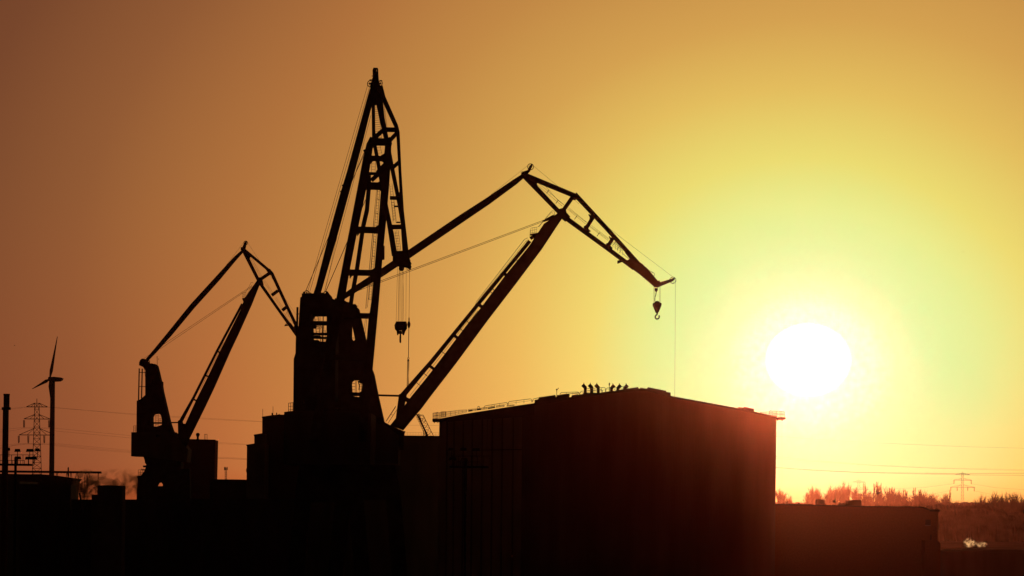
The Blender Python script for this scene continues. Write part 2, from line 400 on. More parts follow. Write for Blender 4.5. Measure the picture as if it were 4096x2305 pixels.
# ------------------------------------------------------------------ crane A: boom raised, seen almost end on
def YB(y): return 410 - 22 * (1750 - y) / 1150.0      # boom leans towards the camera
def YJ(y): return 396 - 14 * (y - 300) / 740.0        # jib hangs further towards it
def YS(y): return 415 - 20 * (1175 - y) / 875.0       # back stay
X1 = (1, 0, 0)
ca = thing('dockside_crane', (W(1300, 2010, 410).x, 410, 0), 'tallest dockside crane, seen nearly end on with its boom raised steeply', 'crane', 'level-luffing dockside cranes')
def pl(b, pts, Yf, dep):     # polyline of box beams: (px, py, width px)
    for (x0, y0, w0), (x1, y1, w1) in zip(pts, pts[1:]):
        Y0, Y1 = Yf(y0), Yf(y1); b.bar(W(x0, y0, Y0), W(x1, y1, Y1), w0 * Y0 / F, dep, w1 * Y1 / F, dep, X1)
# boom
bA = part('boom', 'steel', ca, lambda b: (
    pl(b, [(1357, 1225, 33), (1386, 1063, 30), (1412, 930, 30), (1450, 740, 33), (1466, 650, 32), (1478, 590, 26)], YB, 2.6),
    pl(b, [(1478, 590, 26), (1487, 562, 16)], YB, 2.0)))
part('boom_girder', 'steel', ca, lambda b: pl(b, [(1357, 1225, 33), (1300, 1500, 34), (1256, 1750, 34)], YB, 3.0))
part('boom_girder', 'steel', ca, lambda b: (pl(b, [(1553, 572, 24), (1548, 650, 28), (1541, 740, 31), (1530, 880, 30), (1516, 1030, 28), (1502, 1193, 29), (1491, 1290, 34), (1473, 1474, 36), (1464, 1560, 34), (1450, 1750, 34)], YB, 2.6),
      pl(b, [(1533, 988, 10), (1533, 1035, 10)], lambda y: YB(y) - .5, .8)))
for (xa, xb, y, h) in ((1476, 1566, 568, 19), (1468, 1545, 633, 17), (1460, 1540, 694, 9), (1440, 1535, 743, 26), (1415, 1525, 919, 22), (1385, 1510, 1090, 21), (1350, 1500, 1262, 20), (1310, 1480, 1430, 22), (1275, 1465, 1620, 22)):
    part('boom_crossbeam', 'steel', ca, lambda b: (b.bar(W(xa, y, YB(y)), W(xb, y + 3, YB(y)), 1.6, h * YB(y) / F, side=YX),
         b.slab([(xb - 22, y - h / 2 + 1), (xb - 6, y - h / 2 - 9), (xb - 6, y + h / 2 + 12), (xb - 20, y + h / 2 + 2)], YB(y), 1.2),
         b.slab([(xa + 14, y - h / 2), (xa + 34, y - h / 2 + 1), (xa + 34, y + h / 2), (xa + 22, y + h / 2 + 3), (xa + 14, y + h / 2 + 14)], YB(y), 1.2)) if h > 12 else b.bar(W(xa, y, YB(y)), W(xb, y + 3, YB(y)), 1, h * YB(y) / F, side=YX))
part('strut', 'steel', ca, lambda b: pl(b, [(1478, 700, 10), (1476, 740, 17), (1468, 840, 17), (1453, 905, 17), (1428, 1076, 17), (1409, 1178, 16), (1400, 1240, 17)], lambda y: YB(y) + 3.4, .7))
part('boom_head', 'steel', ca, lambda b: (b.slab([(1476, 578), (1478, 559), (1500, 556), (1565, 560), (1567, 572), (1562, 580)], YB(570) - .2, 2.4),
      b.slab([(1457, 612), (1453, 603), (1462, 600), (1478, 575), (1490, 575), (1480, 620)], YB(600), 1.4)))
part('ladder', 'galv', ca, lambda b: (b.ladder(W(1515, 755, YB(755) + 2), W(1480, 1200, YB(1200) + 2), X1, .33, .42, .035, .025), b.rod(W(1511, 755, YB(755) + 3), W(1470, 1230, YB(1230) + 3), .035, 4),
      b.ladder(W(1480, 1270, YB(1270) + 2), W(1470, 1385, YB(1385) + 2), X1, .33, .42, .035, .025), b.rod(W(1468, 1270, YB(1270) + 3), W(1459, 1350, YB(1350) + 3), .035, 4), b.rod(W(1463, 1270, YB(1270) + 3), W(1454, 1330, YB(1330) + 3), .03, 4),
      b.ladder(W(1506, 580, YB(580) + 2), W(1516, 625, YB(625) + 2), X1, .9, .4), b.ladder(W(1495, 645, YB(645) + 2), W(1493, 690, YB(690) + 2), X1, .5, .4)))
part('walkway_rail', 'galv', ca, lambda b: (b.rod(W(1506, 760, YB(760) + 3.4), W(1462, 1235, YB(1235) + 3.4), .03, 4), b.rod(W(1501, 820, YB(820) + 3.4), W(1465, 1235, YB(1235) + 3.4), .025, 4),
      [b.rod(W(1509 - k * 5.2, 795 + 57 * k, YB(795 + 57 * k) + 3.4), W(1519 - k * 5.2, 800 + 57 * k, YB(800 + 57 * k) + 2.2), .04, 4) for k in range(8)]))
# jib
part('jib', 'steel', ca, lambda b: (pl(b, [(1496, 350, 22), (1493, 410, 13), (1495, 560, 13), (1526, 725, 15), (1545, 830, 15), (1560, 910, 19), (1578, 1018, 22)], YJ, .7),
      pl(b, [(1512, 350, 26), (1518, 410, 27), (1529, 480, 20), (1546, 560, 17), (1572, 690, 15), (1598, 820, 14), (1609, 890, 13), (1616, 1010, 12)], YJ, .7)))
part('jib_chord', 'steel', ca, lambda b: pl(b, [(1520, 350, 22), (1535, 395, 15), (1586, 508, 13), (1592, 535, 14), (1600, 690, 12), (1609, 850, 14), (1624, 1012, 21)], lambda y: YJ(y) - 1.2, .7))
for (x0, y0, x1, y1, w) in ((1540, 519, 1590, 520, 17), (1562, 560, 1590, 530, 14), (1497, 553, 1528, 525, 15), (1570, 672, 1597, 648, 13), (1488, 720, 1545, 668, 15), (1512, 690, 1560, 640, 18), (1560, 792, 1592, 793, 13), (1590, 793, 1604, 770, 10), (1552, 909, 1606, 908, 17), (1576, 826, 1592, 826, 5), (1585, 890, 1601, 890, 4)):
    part('jib_brace', 'steel', ca, lambda b: b.bar(W(x0, y0, YJ(y0) - .4), W(x1, y1, YJ(y1) - .4), .7, w * 390 / F, side=YX))
part('ladder', 'galv', ca, lambda b: (b.ladder(W(1500, 412, YJ(412)), W(1516, 560, YJ(560)), X1, .75, .34, .025, .03), b.ladder(W(1563, 735, YJ(735)), W(1580, 884, YJ(884)), X1, .35, .4), b.ladder(W(1570, 800, YJ(800) - .6), W(1577, 890, YJ(890) - .6), X1, .35, .4, .02),
      b.ladder(W(1586, 922, YJ(922)), W(1598, 1008, YJ(1008)), X1, .42, .4), b.ladder(W(1580, 922, YJ(922) - .6), W(1592, 1008, YJ(1008) - .6), X1, .4, .4, .02), b.ladder(W(1600, 800, YJ(800)), W(1608, 850, YJ(850)), X1, .3, .5)))
part('jib_head', 'dark', ca, lambda b: (b.slab([(1573, 1008), (1633, 1006), (1637, 1033), (1641, 1040), (1639, 1046), (1645, 1052), (1642, 1058), (1645, 1064), (1641, 1078), (1627, 1069), (1595, 1065), (1583, 1058), (1572, 1045)], YJ(1040), 2.6)))
part('sheave', 'dark', ca, lambda b: b.rod(W(1606, 1074, YJ(1070) - .6), W(1606, 1074, YJ(1070) + .6), .36, 16))
part('sheave', 'dark', ca, lambda b: b.wheel(W(1634.5, 1074, YJ(1070) - 1.4), .25, YX, 6))
# peak
part('jib_peak', 'dark', ca, lambda b: (b.slab([(1484, 378), (1481, 350), (1489, 321), (1492, 312), (1491, 284), (1495, 274.5), (1512, 275), (1513, 300), (1515, 322), (1523, 350), (1537, 392), (1532, 405), (1500, 420)], 395, 1.6,
      holes=([(1505, 277), (1509, 277), (1508, 290), (1506, 290)], [(1497, 331), (1501, 328.5), (1505, 331), (1504, 333), (1497, 333)], [(1505, 371), (1510.5, 356), (1511, 374)])),
      b.rod(W(1487, 304.5, 394), W(1494, 304.5, 394), .07, 5), b.rod(W(1478, 320, 394), W(1492, 320, 394), .07, 5), b.rod(W(1518, 323, 394), W(1529, 324, 394), .09, 5)))
part('sheave', 'dark', ca, lambda b: b.wheel(W(1480, 335, 394), .47, (.55, 1, 0), 8))
part('sheave', 'dark', ca, lambda b: b.wheel(W(1522, 334, 394), .40, (.8, 1, 0), 8))
part('sheave', 'dark', ca, lambda b: b.wheel(W(1498, 287, 393.8), .32, (1.0, 1, 0), 6))
part('back_stay', 'steel', ca, lambda b: (pl(b, [(1265, 1185, 26), (1276, 1150, 25), (1331, 947, 32), (1374, 790, 32), (1400, 700, 29), (1438, 560, 28), (1464, 460, 25), (1490, 365, 24)], YS, .9),
      b.bar(W(1368, 741, 405), W(1376, 745, 405), .3, .2), b.bar(W(1361, 765, 405), W(1370, 772, 405), .3, .2)))
part('luffing_rope', 'cable', ca, lambda b: (b.path([W(1471, 340, 394.5), W(1232, 1163, 414)], .032, 4), b.path([W(1478, 350, 394.5), W(1239, 1168, 414)], .032, 4), b.path([W(1484, 460, 396), W(1298, 1165, 413)], .03, 4),
      b.path([W(1456, 612, 394), W(1224, 1162, 413)], .045, 4), b.path([W(1460, 612, 394), W(1387, 770, 400), W(1300, 1168, 413)], .02, 4), b.path([W(1462, 800, 396), W(1302, 1168, 413)], .05, 4), b.path([W(1527, 340, 393), W(1549, 512, 391)], .025, 4), b.path([W(1525, 345, 393), W(1547, 520, 391)], .025, 4)))
# tower of crane A
TY = 418
part('tower', 'steel', ca, lambda b: (
    b.slab([(1208, 1198), (1214, 1193), (1214, 1181), (1322, 1181), (1328, 1198), (1345, 1206), (1350, 1262), (1345, 1660), (1362, 1662), (1180, 1662), (1182, 1441), (1191.6, 1410), (1200, 1324)], TY, 7,
           holes=([(1250, 1266), (1255, 1260), (1313, 1261), (1312, 1330), (1313, 1360), (1308, 1372), (1283, 1372), (1280, 1366), (1250, 1365), (1248, 1300), (1248, 1275)],
                  [(1217, 1546.5), (1227, 1546.5), (1227, 1548.5), (1217, 1548.5)], [(1256, 1546.8), (1273, 1547), (1273, 1549), (1256, 1548.8)], [(1214, 1606), (1228, 1606), (1226, 1619), (1214, 1620)]))))
part('crossbeam', 'steel', ca, lambda b: (b.bar(W(1246, 1293, TY), W(1316, 1294, TY), 5, .34), b.bar(W(1246, 1336, TY), W(1316, 1337, TY), 4, .16), b.bar(W(1246, 1351, TY), W(1316, 1353, TY), 4, .12), b.bar(W(1249, 1345, TY), W(1282, 1345.5, TY), 2, .12), b.slab([(1246, 1298), (1264, 1298), (1263, 1313), (1248, 1313)], TY, 3)))
part('ladder', 'galv', ca, lambda b: (b.ladder(W(1264, 1258, TY), W(1277, 1375, TY), X1, .5, .35, .06, .03), b.ladder(W(1292, 1298, TY + 2), W(1292, 1375, TY + 2), X1, .25, .4, .05), b.ladder(W(1304, 1320, TY + 2), W(1308, 1375, TY + 2), X1, .25, .45, .05),
      b.rod(W(1293, 1258, TY), W(1290, 1375, TY), .07, 5), b.rod(W(1275, 1258, TY), W(1290, 1375, TY), .03, 4), b.rod(W(1280, 1258, TY), W(1284, 1300, TY), .03, 4), b.ring(W(1276, 1310, TY), .38, .03, (0, .5, 1), 14, 4), b.ring(W(1276, 1306, TY), .36, .03, (0, .4, 1), 14, 4)))
part('exhaust_pipe', 'dark', ca, lambda b: (b.rod(W(1190, 1229, TY - 2), W(1186, 1415, TY - 2), .15, 8), b.rod(W(1194, 1256, TY - 2), W(1206, 1256.5, TY - 2), .07, 5), b.slab([(1200, 1241), (1207, 1240), (1207, 1250), (1201, 1252)], TY - 3, .5), b.rod(W(1184, 1425, TY - 2), W(1184, 1452, TY - 2), .22, 8)))
part('sheave', 'dark', ca, lambda b: b.wheel(W(1227, 1172, TY - 2), .38, YX, 6, .07)); part('sheave', 'dark', ca, lambda b: b.wheel(W(1240, 1178, TY - 2), .28, YX, 6, .06))
part('sheave', 'dark', ca, lambda b: b.wheel(W(1304, 1176, TY - 2), .42, YX, 7, .07))
part('sheave_frame', 'dark', ca, lambda b: (b.slab([(1213, 1170), (1219, 1168), (1221, 1176), (1240, 1176), (1247, 1182), (1214, 1184)], TY - 1, 1.5), b.slab([(1253, 1182), (1262, 1165), (1283, 1165), (1282, 1172), (1293, 1172), (1293, 1183)], TY - 1, 1.2, holes=([(1284, 1175), (1291, 1175), (1291, 1177), (1284, 1177)],)),
      b.slab([(1300, 1183), (1306, 1167), (1313, 1172), (1316, 1182), (1330, 1199), (1322, 1200)], TY - .5, 1.2)))
part('machinery_house', 'shed', ca, lambda b: (b.slab([(1153, 1655), (1179, 1651), (1400, 1650), (1495, 1660), (1490, 1860), (1150, 1860)], TY - 1, 15)))
part('railing', 'galv', ca, lambda b: b.rail([W(1154, 1654, TY - 7), W(1180, 1651, TY - 7)], 1.45, 3, .05, 2))
part('portal', 'steel', ca, lambda b: (b.slab([(1200, 1860), (1440, 1860), (1450, 1960), (1500, 2530), (1440, 2530), (1395, 2010), (1240, 2010), (1195, 2530), (1130, 2530), (1185, 1960)], 413, 2.0), b.slab([(1200, 1860), (1440, 1860), (1450, 1960), (1500, 2530), (1440, 2530), (1395, 2010), (1240, 2010), (1195, 2530), (1130, 2530), (1185, 1960)], 425, 2.0)))
# hoist ropes of crane A
HYA = YJ(1040)
for a, c in ((1590.5, 1584.5), (1596.5, 1592), (1598.5, 1595), (1601.5, 1600), (1608, 1606), (1613, 1610), (1611, 1615.5), (1625, 1623.5)): part('hoist_rope', 'cable', ca, lambda b: b.rod(W(a, 1064, HYA), W(c, 1288, HYA), .022, 4))
part('hoist_rope', 'cable', ca, lambda b: b.rod(W(1638.5, 1076, HYA), W(1636, 1268, HYA), .028, 4))
hb = thing('hook_block', W(1602.5, 1287, HYA), 'heavy dark hook block hanging from many ropes in front of the tallest crane', 'hook block')
part('block', 'dark', hb, lambda b: b.slab([(1585, 1287), (1625.5, 1287), (1628.5, 1298), (1627.5, 1315), (1621, 1325), (1616, 1340), (1611, 1341), (1609, 1334), (1608, 1322), (1597, 1322), (1595, 1334), (1592, 1341), (1588.5, 1340), (1586.5, 1325), (1580, 1318), (1578, 1302)], HYA, .9))
part('shackle', 'dark', hb, lambda b: b.slab([(1594, 1332), (1597, 1325), (1599, 1323.5), (1607, 1324), (1608, 1332), (1611, 1336), (1592, 1336)], HYA, .5))
part('hook', 'dark', hb, lambda b: (b.path([W(1602, 1334, HYA), W(1601.5, 1350, HYA)], .11, 8), b.path([W(1601.5, 1346, HYA), W(1601, 1362, HYA - .1), W(1601.5, 1368, HYA), W(1601.5, 1369, HYA + .4), W(1601.5, 1362, HYA + .6)], .12, 8)))
ax = thing('auxiliary_hook_line', W(1635.5, 1268, HYA), 'slim auxiliary line with ball weight and chains hanging right of the heavy hook block', 'hook line')
part('ball_weight', 'dark', ax, lambda b: (b.lathe(W(1635.5, 1315, HYA), [(.03, 0), (.12, .15), (.2, .45), (.2, .7), (.1, .95), (.03, 1.05)], 12), b.lathe(W(1636, 1288, HYA), [(.03, 0), (.07, .1), (.07, .5), (.02, .62)], 8)))
part('rope', 'cable', ax, lambda b: (b.rod(W(1636, 1268, HYA), W(1636, 1288, HYA), .03, 5), b.rod(W(1635.3, 1314, HYA), W(1633.5, 1432, HYA), .045, 5)))
part('ring', 'dark', ax, lambda b: (b.ring(W(1633.3, 1434, HYA), .11, .035, YX, 12, 5), b.lathe(W(1632.5, 1446, HYA), [(.03, 0), (.12, .1), (.12, .2), (.03, .3)], 8)))
part('chain', 'dark', ax, lambda b: [b.rod(W(x0, 1440, HYA), W(x1, 1553, HYA), .035, 4) for x0, x1 in ((1630, 1627.8), (1632, 1629.5), (1634, 1634.5), (1636.5, 1632.5))])

# ------------------------------------------------------------------ cranes seen in profile (B on the right, C on the left)
def side_beams(b, pts, Y, s0, s1, th, sides=(-1, 1)):   # paired in-plane members; pts = (px, py, width px)
    for s in sides:
        n = len(pts) - 1
        for i in range(n):
            (x0, y0, w0), (x1, y1, w1) = pts[i], pts[i + 1]
            a0 = s0 + (s1 - s0) * i / n; a1 = s0 + (s1 - s0) * (i + 1) / n
            b.bar(W(x0, y0, Y) + YX * s * a0, W(x1, y1, Y) + YX * s * a1, th, w0 * Y / F, th, w1 * Y / F, YX)
def cross(b, x, y, Y, half, w):      # lateral cross tube at a joint
    b.bar(W(x, y, Y) - YX * half, W(x, y, Y) + YX * half, w * Y / F, w * Y / F, side=X1)

YB2 = 500.0
cb = thing('dockside_crane', (W(1440, 2010, YB2).x, YB2, 0), 'dockside crane in profile with boom and jib reaching right over the hall', 'crane', 'level-luffing dockside cranes')
boom_out = [(2239, 846), (2251.7, 868), (2210, 932), (2168, 996), (2060, 1140), (1950, 1283), (1827, 1450), (1788.6, 1500), (1726.6, 1580), (1684, 1637), (1666.6, 1657), (1613, 1722), (1561, 1702), (1585, 1672), (1600, 1650), (1637, 1597), (1700, 1520), (1756.6, 1450), (1827, 1357), (1922, 1234), (2019.4, 1105), (2116.7, 985), (2152.7, 930), (2203, 877)]
def fB(s): return lambda x, y: YB2 + s * (.7 + 2.2 * max(0, (y - 860)) / 860)
for s in (-1, 1):
    part('boom_girder', 'steel', cb, lambda b: b.slab(boom_out, fB(s), .9))
part('boom_head', 'steel', cb, lambda b: b.slab([(2150, 936), (2176, 897), (2195, 885), (2207, 872), (2226, 860), (2238, 846), (2252, 868), (2200, 945)], YB2, 2.2))
part('strut', 'steel', cb, lambda b: side_beams(b, [(2119, 965, 14), (1912, 1218, 14), (1724, 1450, 16), (1690, 1489, 17), (1606, 1588, 22)], YB2, 0, 0, .9, (1,)))
part('strut_foot', 'steel', cb, lambda b: (b.slab([(1597, 1580), (1622, 1566), (1626, 1582), (1622, 1600), (1617, 1625), (1597, 1690), (1585, 1672)], YB2, 3.4), b.slab([(1618, 1585), (1641, 1597), (1632, 1614), (1612, 1598)], YB2, 3.0)))
part('tie', 'steel', cb, lambda b: (b.bar(W(1508, 1581.5, YB2), W(1602, 1584, YB2), 1, .3), b.slab([(1508, 1572), (1513.5, 1570), (1513.5, 1576), (1508, 1577)], YB2, .5)))
for (x, y) in ((2021, 1098), (1921, 1223), (1823, 1347), (1728, 1471)):
    part('boom_crossbeam', 'steel', cb, lambda b: b.bar(W(x - 8, y - 6, YB2), W(x + 9, y + 7, YB2), 3.0, .45))
for (x, y) in ((2066, 1040), (1972, 1158), (1961, 1167), (1875, 1292), (1848, 1322), (1778, 1416), (1700, 1498), (1672, 1536)):
    part('bracket', 'galv', cb, lambda b: b.bar(W(x - 9, y - 8, YB2), W(x + 9, y + 7, YB2), 1.5, .10))
part('walkway_rail', 'galv', cb, lambda b: (b.path([W(2111, 952, YB2), W(2098, 958, YB2), W(1908, 1205, YB2), W(1900, 1222, YB2)], .05, 4), b.path([W(2113, 958, YB2 + .8), W(2103, 966, YB2 + .8), W(1912, 1206, YB2 + .8)], .03, 4),
      [b.rod(W(2103 - 33.5 * k, 966 - 0 + 42.5 * k, YB2), W(2112 - 33.5 * k, 974 + 42.5 * k, YB2), .05, 4) for k in range(5)],
      b.path([W(1906, 1240, YB2 + 1), W(1640, 1583, YB2 + 1)], .035, 4), b.path([W(1912, 1243, YB2 - 1), W(1650, 1588, YB2 - 1)], .07, 4), b.path([W(1640, 1560, YB2), W(1622, 1584, YB2)], .03, 4)))
part('railing', 'galv', cb, lambda b: (b.rail([W(2123, 942, YB2 - .8), W(2147, 938, YB2 - .8), W(2147, 938, YB2 + .8)], 1.25, 3, .035, 2), b.path([W(2119, 950, YB2), W(2121, 920, YB2)], .04, 4), b.bar(W(2121, 940, YB2), W(2152, 935, YB2), 2, .15),
      b.path([W(2150, 908, YB2), W(2157, 906, YB2), W(2205, 846, YB2), W(2212, 843, YB2), W(2217, 846, YB2), W(2219, 858, YB2)], .04, 4), b.path([W(2154, 906, YB2 + .8), W(2208, 849, YB2 + .8), W(2214, 860, YB2 + .8)], .03, 4)))
part('platform', 'dark', cb, lambda b: b.slab([(2119, 950), (2128, 945), (2152, 934), (2150, 945), (2125, 958)], YB2, 2))
# jib B: two side frames
def frame(b, pts, s0, s1, th=.35): side_beams(b, pts, YB2, s0, s1, th)
part('jib', 'steel', cb, lambda b: (frame(b, [(2104, 703, 18), (2302, 785, 14)], .5, 1.0), frame(b, [(2300, 778, 15), (2430, 918, 14), (2560, 1063, 15)], 1.0, .5),
      frame(b, [(2099, 705, 20), (2245, 858, 15), (2252, 864, 17), (2428, 993, 15), (2537, 1074, 15)], .5, .5)))
part('jib_gusset', 'steel', cb, lambda b: [b.slab(p, YB2, 1.7) for p in (
      [(2093, 700), (2104, 697), (2160, 722), (2156, 730), (2150, 731), (2147, 736), (2150, 744), (2142, 742)],
      [(2276, 773), (2300, 776), (2311, 789), (2306, 797), (2297, 800), (2290, 796), (2282, 790), (2280, 783)],
      [(2228, 842), (2243, 836), (2252, 834), (2264, 842), (2266, 852), (2280, 868), (2262, 886), (2236, 866)],
      [(2354, 858), (2366, 864), (2374, 872), (2371, 880), (2364, 880), (2358, 876), (2359, 868)],
      [(2335, 907), (2343, 903), (2352, 908), (2354, 918), (2362, 926), (2340, 930)],
      [(2436, 946), (2446, 955), (2454, 963), (2449, 966), (2440, 966), (2440, 955)],
      [(2424, 976), (2434, 972), (2442, 974), (2441, 984), (2450, 995), (2430, 998)])])
part('jib_tip', 'steel', cb, lambda b: b.slab([(2500, 1046), (2517, 1038), (2518, 1034), (2500, 1010), (2512, 1005), (2558, 1050), (2569, 1057), (2600, 1088), (2631, 1125), (2637, 1123), (2640, 1130), (2684, 1117), (2690, 1114), (2697, 1112), (2699, 1118), (2692, 1124), (2684, 1128), (2640, 1146), (2631, 1150), (2618, 1148), (2598, 1130), (2560, 1098), (2495, 1050)], YB2, 1.1))
for (x0, y0, x1, y1) in ((2254, 841, 2290, 789), (2343, 916, 2372, 870), (2433, 983, 2450, 956)):
    part('jib_brace', 'steel', cb, lambda b: (side_beams(b, [(x0, y0, 14), (x1, y1, 14)], YB2, .95, .95, .35), cross(b, x0, y0, YB2, 1, 7), cross(b, x1, y1, YB2, 1, 7)))
part('jib_peak', 'dark', cb, lambda b: (b.slab([(2084, 697), (2088, 690), (2098, 686), (2110, 682), (2118, 665), (2127, 657), (2131, 660), (2121, 684), (2112, 694), (2112, 706), (2098, 712)], YB2, 1.0), b.wheel(W(2090, 691, YB2 - .8), .25, YX, 5)))
part('sheave', 'dark', cb, lambda b: b.wheel(W(2122.3, 667.6, YB2), .58, YX, 9, .06, .2))
part('sheave', 'dark', cb, lambda b: b.wheel(W(2691.5, 1121, YB2), .58, YX, 9, .045, .2))
part('sheave_guard', 'galv', cb, lambda b: b.path([W(2672, 1125, YB2 + .5), W(2682, 1112, YB2 + .5), W(2694, 1108, YB2 + .5), W(2704, 1118, YB2 + .5), W(2704, 1127, YB2 + .5), W(2694, 1136, YB2 + .5), W(2684, 1133, YB2 + .5)], .03, 4))
part('ladder', 'galv', cb, lambda b: (b.ladder(W(2150, 735, YB2), W(2252, 822, YB2), (.5, 0, 1), .35, 3.0), b.ladder(W(2272, 834, YB2), W(2345, 893, YB2), (.5, 0, 1), .35, 2.6), b.ladder(W(2362, 905, YB2), W(2436, 960, YB2), (.5, 0, 1), .35, 2.6),
      b.path([W(2175, 738, YB2), W(2192, 757, YB2), W(2230, 800, YB2), W(2257, 821, YB2)], .035, 4), b.path([W(2273, 836, YB2), W(2312, 865, YB2), W(2345, 890, YB2)], .035, 4), b.path([W(2358, 904, YB2), W(2398, 932, YB2), W(2434, 958, YB2)], .035, 4),
      [b.rod(W(x, y, YB2), W(x - 10, y + 14, YB2), .06, 4) for x, y in ((2196, 760), (2233, 801), (2308, 864), (2398, 931), (2464, 965), (2478, 985))], b.rail([W(2442, 984, YB2), W(2490, 1020, YB2)], 1.0, 5, .03, 2), b.path([W(2458, 966, YB2), W(2486, 997, YB2), W(2478, 1012, YB2)], .04, 4), b.path([W(2490, 1014, YB2), W(2515, 1036, YB2)], .05, 4)))
part('handrail', 'galv', cb, lambda b: (b.path([W(2569, 1060, YB2), W(2584, 1070, YB2), W(2596, 1082, YB2), W(2616, 1093, YB2), W(2619, 1099, YB2), W(2613, 1108, YB2)], .05, 4), b.path([W(2570, 1063, YB2), W(2587, 1075, YB2), W(2612, 1093, YB2)], .03, 4), b.path([W(2425, 997, YB2), W(2445, 1014, YB2)], .06, 4)))
part('floodlight', 'dark', cb, lambda b: b.slab([(2470, 1043), (2486, 1041), (2498, 1036), (2500, 1044), (2484, 1050), (2472, 1055), (2469, 1053)], YB2, .6))
part('back_stay', 'steel', cb, lambda b: (side_beams(b, [(2098, 700, 14), (2060, 728, 21), (1950, 806, 26), (1850, 872, 29), (1635, 1018, 29), (1528, 1091, 28), (1420, 1158, 22), (1368, 1192, 18)], YB2, 0, 0, 1.0, (1,))))
part('luffing_rope', 'cable', cb, lambda b: (b.rod(W(2210, 868, YB2 - .3), W(1372, 1180, YB2 - .3), .05, 4), b.rod(W(2207, 874, YB2 + .3), W(1372, 1186, YB2 + .3), .05, 4), b.slab([(2168, 885), (2190, 872), (2207, 862), (2222, 858), (2196, 882), (2176, 888)], YB2, .3)))
part('hoist_rope', 'cable', cb, lambda b: (b.path([W(2136, 666, YB2), W(2232, 746, YB2)], .028, 4), b.path([W(2109, 664, YB2), W(1964, 779, YB2)], .025, 4), b.path([W(2298, 800, YB2), W(2316, 816, YB2)], .025, 4), b.path([W(2425, 904, YB2), W(2500, 963, YB2), W(2691, 1108, YB2)], .028, 4)))
part('hoist_rope', 'cable', cb, lambda b: b.rod(W(2702, 1121, YB2), W(2698, 1700, YB2), .026, 4))
for a, c, k in ((2615, 2614.5, -.4), (2618.5, 2619, .4), (2636.5, 2638, -.4), (2641, 2641.5, .4)): part('hoist_rope', 'cable', cb, lambda b: b.rod(W(a, 1146, YB2 + k), W(c, 1216, YB2 + k), .03, 4))
# tower B
part('tower', 'steel', cb, lambda b: (b.slab([(1335, 1215), (1344, 1196), (1376, 1207), (1412, 1217), (1436, 1237), (1441, 1262), (1444, 1274), (1468, 1376), (1488, 1474), (1497, 1500), (1513, 1583), (1537, 1688), (1564, 1703), (1613, 1724), (1613, 1800), (1335, 1800)], YB2, 4.5,
      holes=([(1407, 1287), (1421, 1352), (1423, 1360), (1418, 1367), (1414, 1364), (1406, 1353)], [(1405, 1533), (1410, 1524), (1418, 1520), (1440, 1521), (1440, 1533), (1453, 1534), (1450, 1566), (1440, 1572), (1408, 1571)], [(1412, 1584), (1438, 1583), (1440, 1590), (1425, 1589), (1413, 1587)])),))
part('railing', 'galv', cb, lambda b: (b.ladder(W(1415, 1522, YB2), W(1414, 1572, YB2), X1, .6, .45, .05, .05), b.rail([W(1438, 1568, YB2), W(1452, 1567, YB2)], 1.3, 2, .05, 2), b.rod(W(1426, 1519, YB2), W(1426, 1592, YB2), .05, 4), b.rod(W(1404, 1351, YB2), W(1424, 1352, YB2), .04, 4), b.rod(W(1404, 1355, YB2), W(1424, 1355, YB2), .03, 4),
      b.slab([(1430, 1524), (1438, 1524), (1437, 1533), (1440, 1545), (1436, 1560), (1434, 1560), (1436, 1545), (1433, 1532)], YB2, .4)))
part('sheave', 'dark', cb, lambda b: b.wheel(W(1418, 1226, YB2 - 3), .42, YX, 7, .1, .7)); part('sheave', 'dark', cb, lambda b: b.wheel(W(1379, 1210, YB2 - 3), .3, YX, 7, .05))
part('mast_bracket', 'dark', cb, lambda b: (b.slab([(1424, 1234), (1436, 1236), (1439, 1252), (1424, 1252)], YB2 - 2.5, 1), b.path([W(1428, 1236, YB2 - 3), W(1428, 1225, YB2 - 3), W(1434, 1224.5, YB2 - 3)], .05, 4)))
part('machinery_house', 'shed', cb, lambda b: b.slab([(1313, 1700), (1540, 1700), (1600, 1745), (1596, 1860), (1313, 1860)], YB2, 9))
part('operator_cab', 'dark', cb, lambda b: (b.slab([(1598, 1722), (1621, 1726), (1618, 1732), (1612, 1775), (1608, 1790), (1596, 1790)], YB2 - 3, 2.5)))
part('stair', 'galv', cb, lambda b: (b.ladder(W(1547, 1690, YB2), W(1588, 1628, YB2), (1, 0, .5), .5, 1.2, .05, .05), b.rod(W(1546, 1686, YB2), W(1583, 1628, YB2), .04, 4), b.bar(W(1564, 1702, YB2), W(1590, 1668, YB2), .4, .18)))
part('portal', 'steel', cb, lambda b: [b.slab([(1360, 1860), (1580, 1860), (1600, 1960), (1640, 2440), (1580, 2440), (1545, 2000), (1400, 2000), (1360, 2440), (1300, 2440), (1345, 1960)], YB2 + d, 1.6) for d in (-6, 6)])
hk = thing('hook_block', W(2628, 1206, YB2), 'tapered hook block with open hook hanging from the jib tip near the sun', 'hook block')
def rp_(pts): return [(x, y) for x, y in pts]
part('block', 'dark', hk, lambda b: b.slab([(2618, 1210), (2622, 1206), (2628, 1204.5), (2636, 1206.5), (2639, 1210), (2646, 1214), (2645.5, 1223), (2636, 1247), (2631, 1254), (2627, 1254), (2622, 1250), (2611, 1222), (2611, 1215)], YB2, .6))
part('hook', 'dark', hk, lambda b: b.path([W(2628.5, 1252, YB2), W(2629, 1258, YB2), W(2623, 1262, YB2), W(2620.5, 1269, YB2), W(2623, 1275, YB2), W(2629, 1277, YB2), W(2635, 1274, YB2), W(2637, 1268, YB2), W(2636, 1262, YB2)], .13, 7))
sh = thing('hook_block', W(2625, 1152, YB2), 'small sheave block with chain hanging just under the jib tip above the tapered hook block', 'hook block')
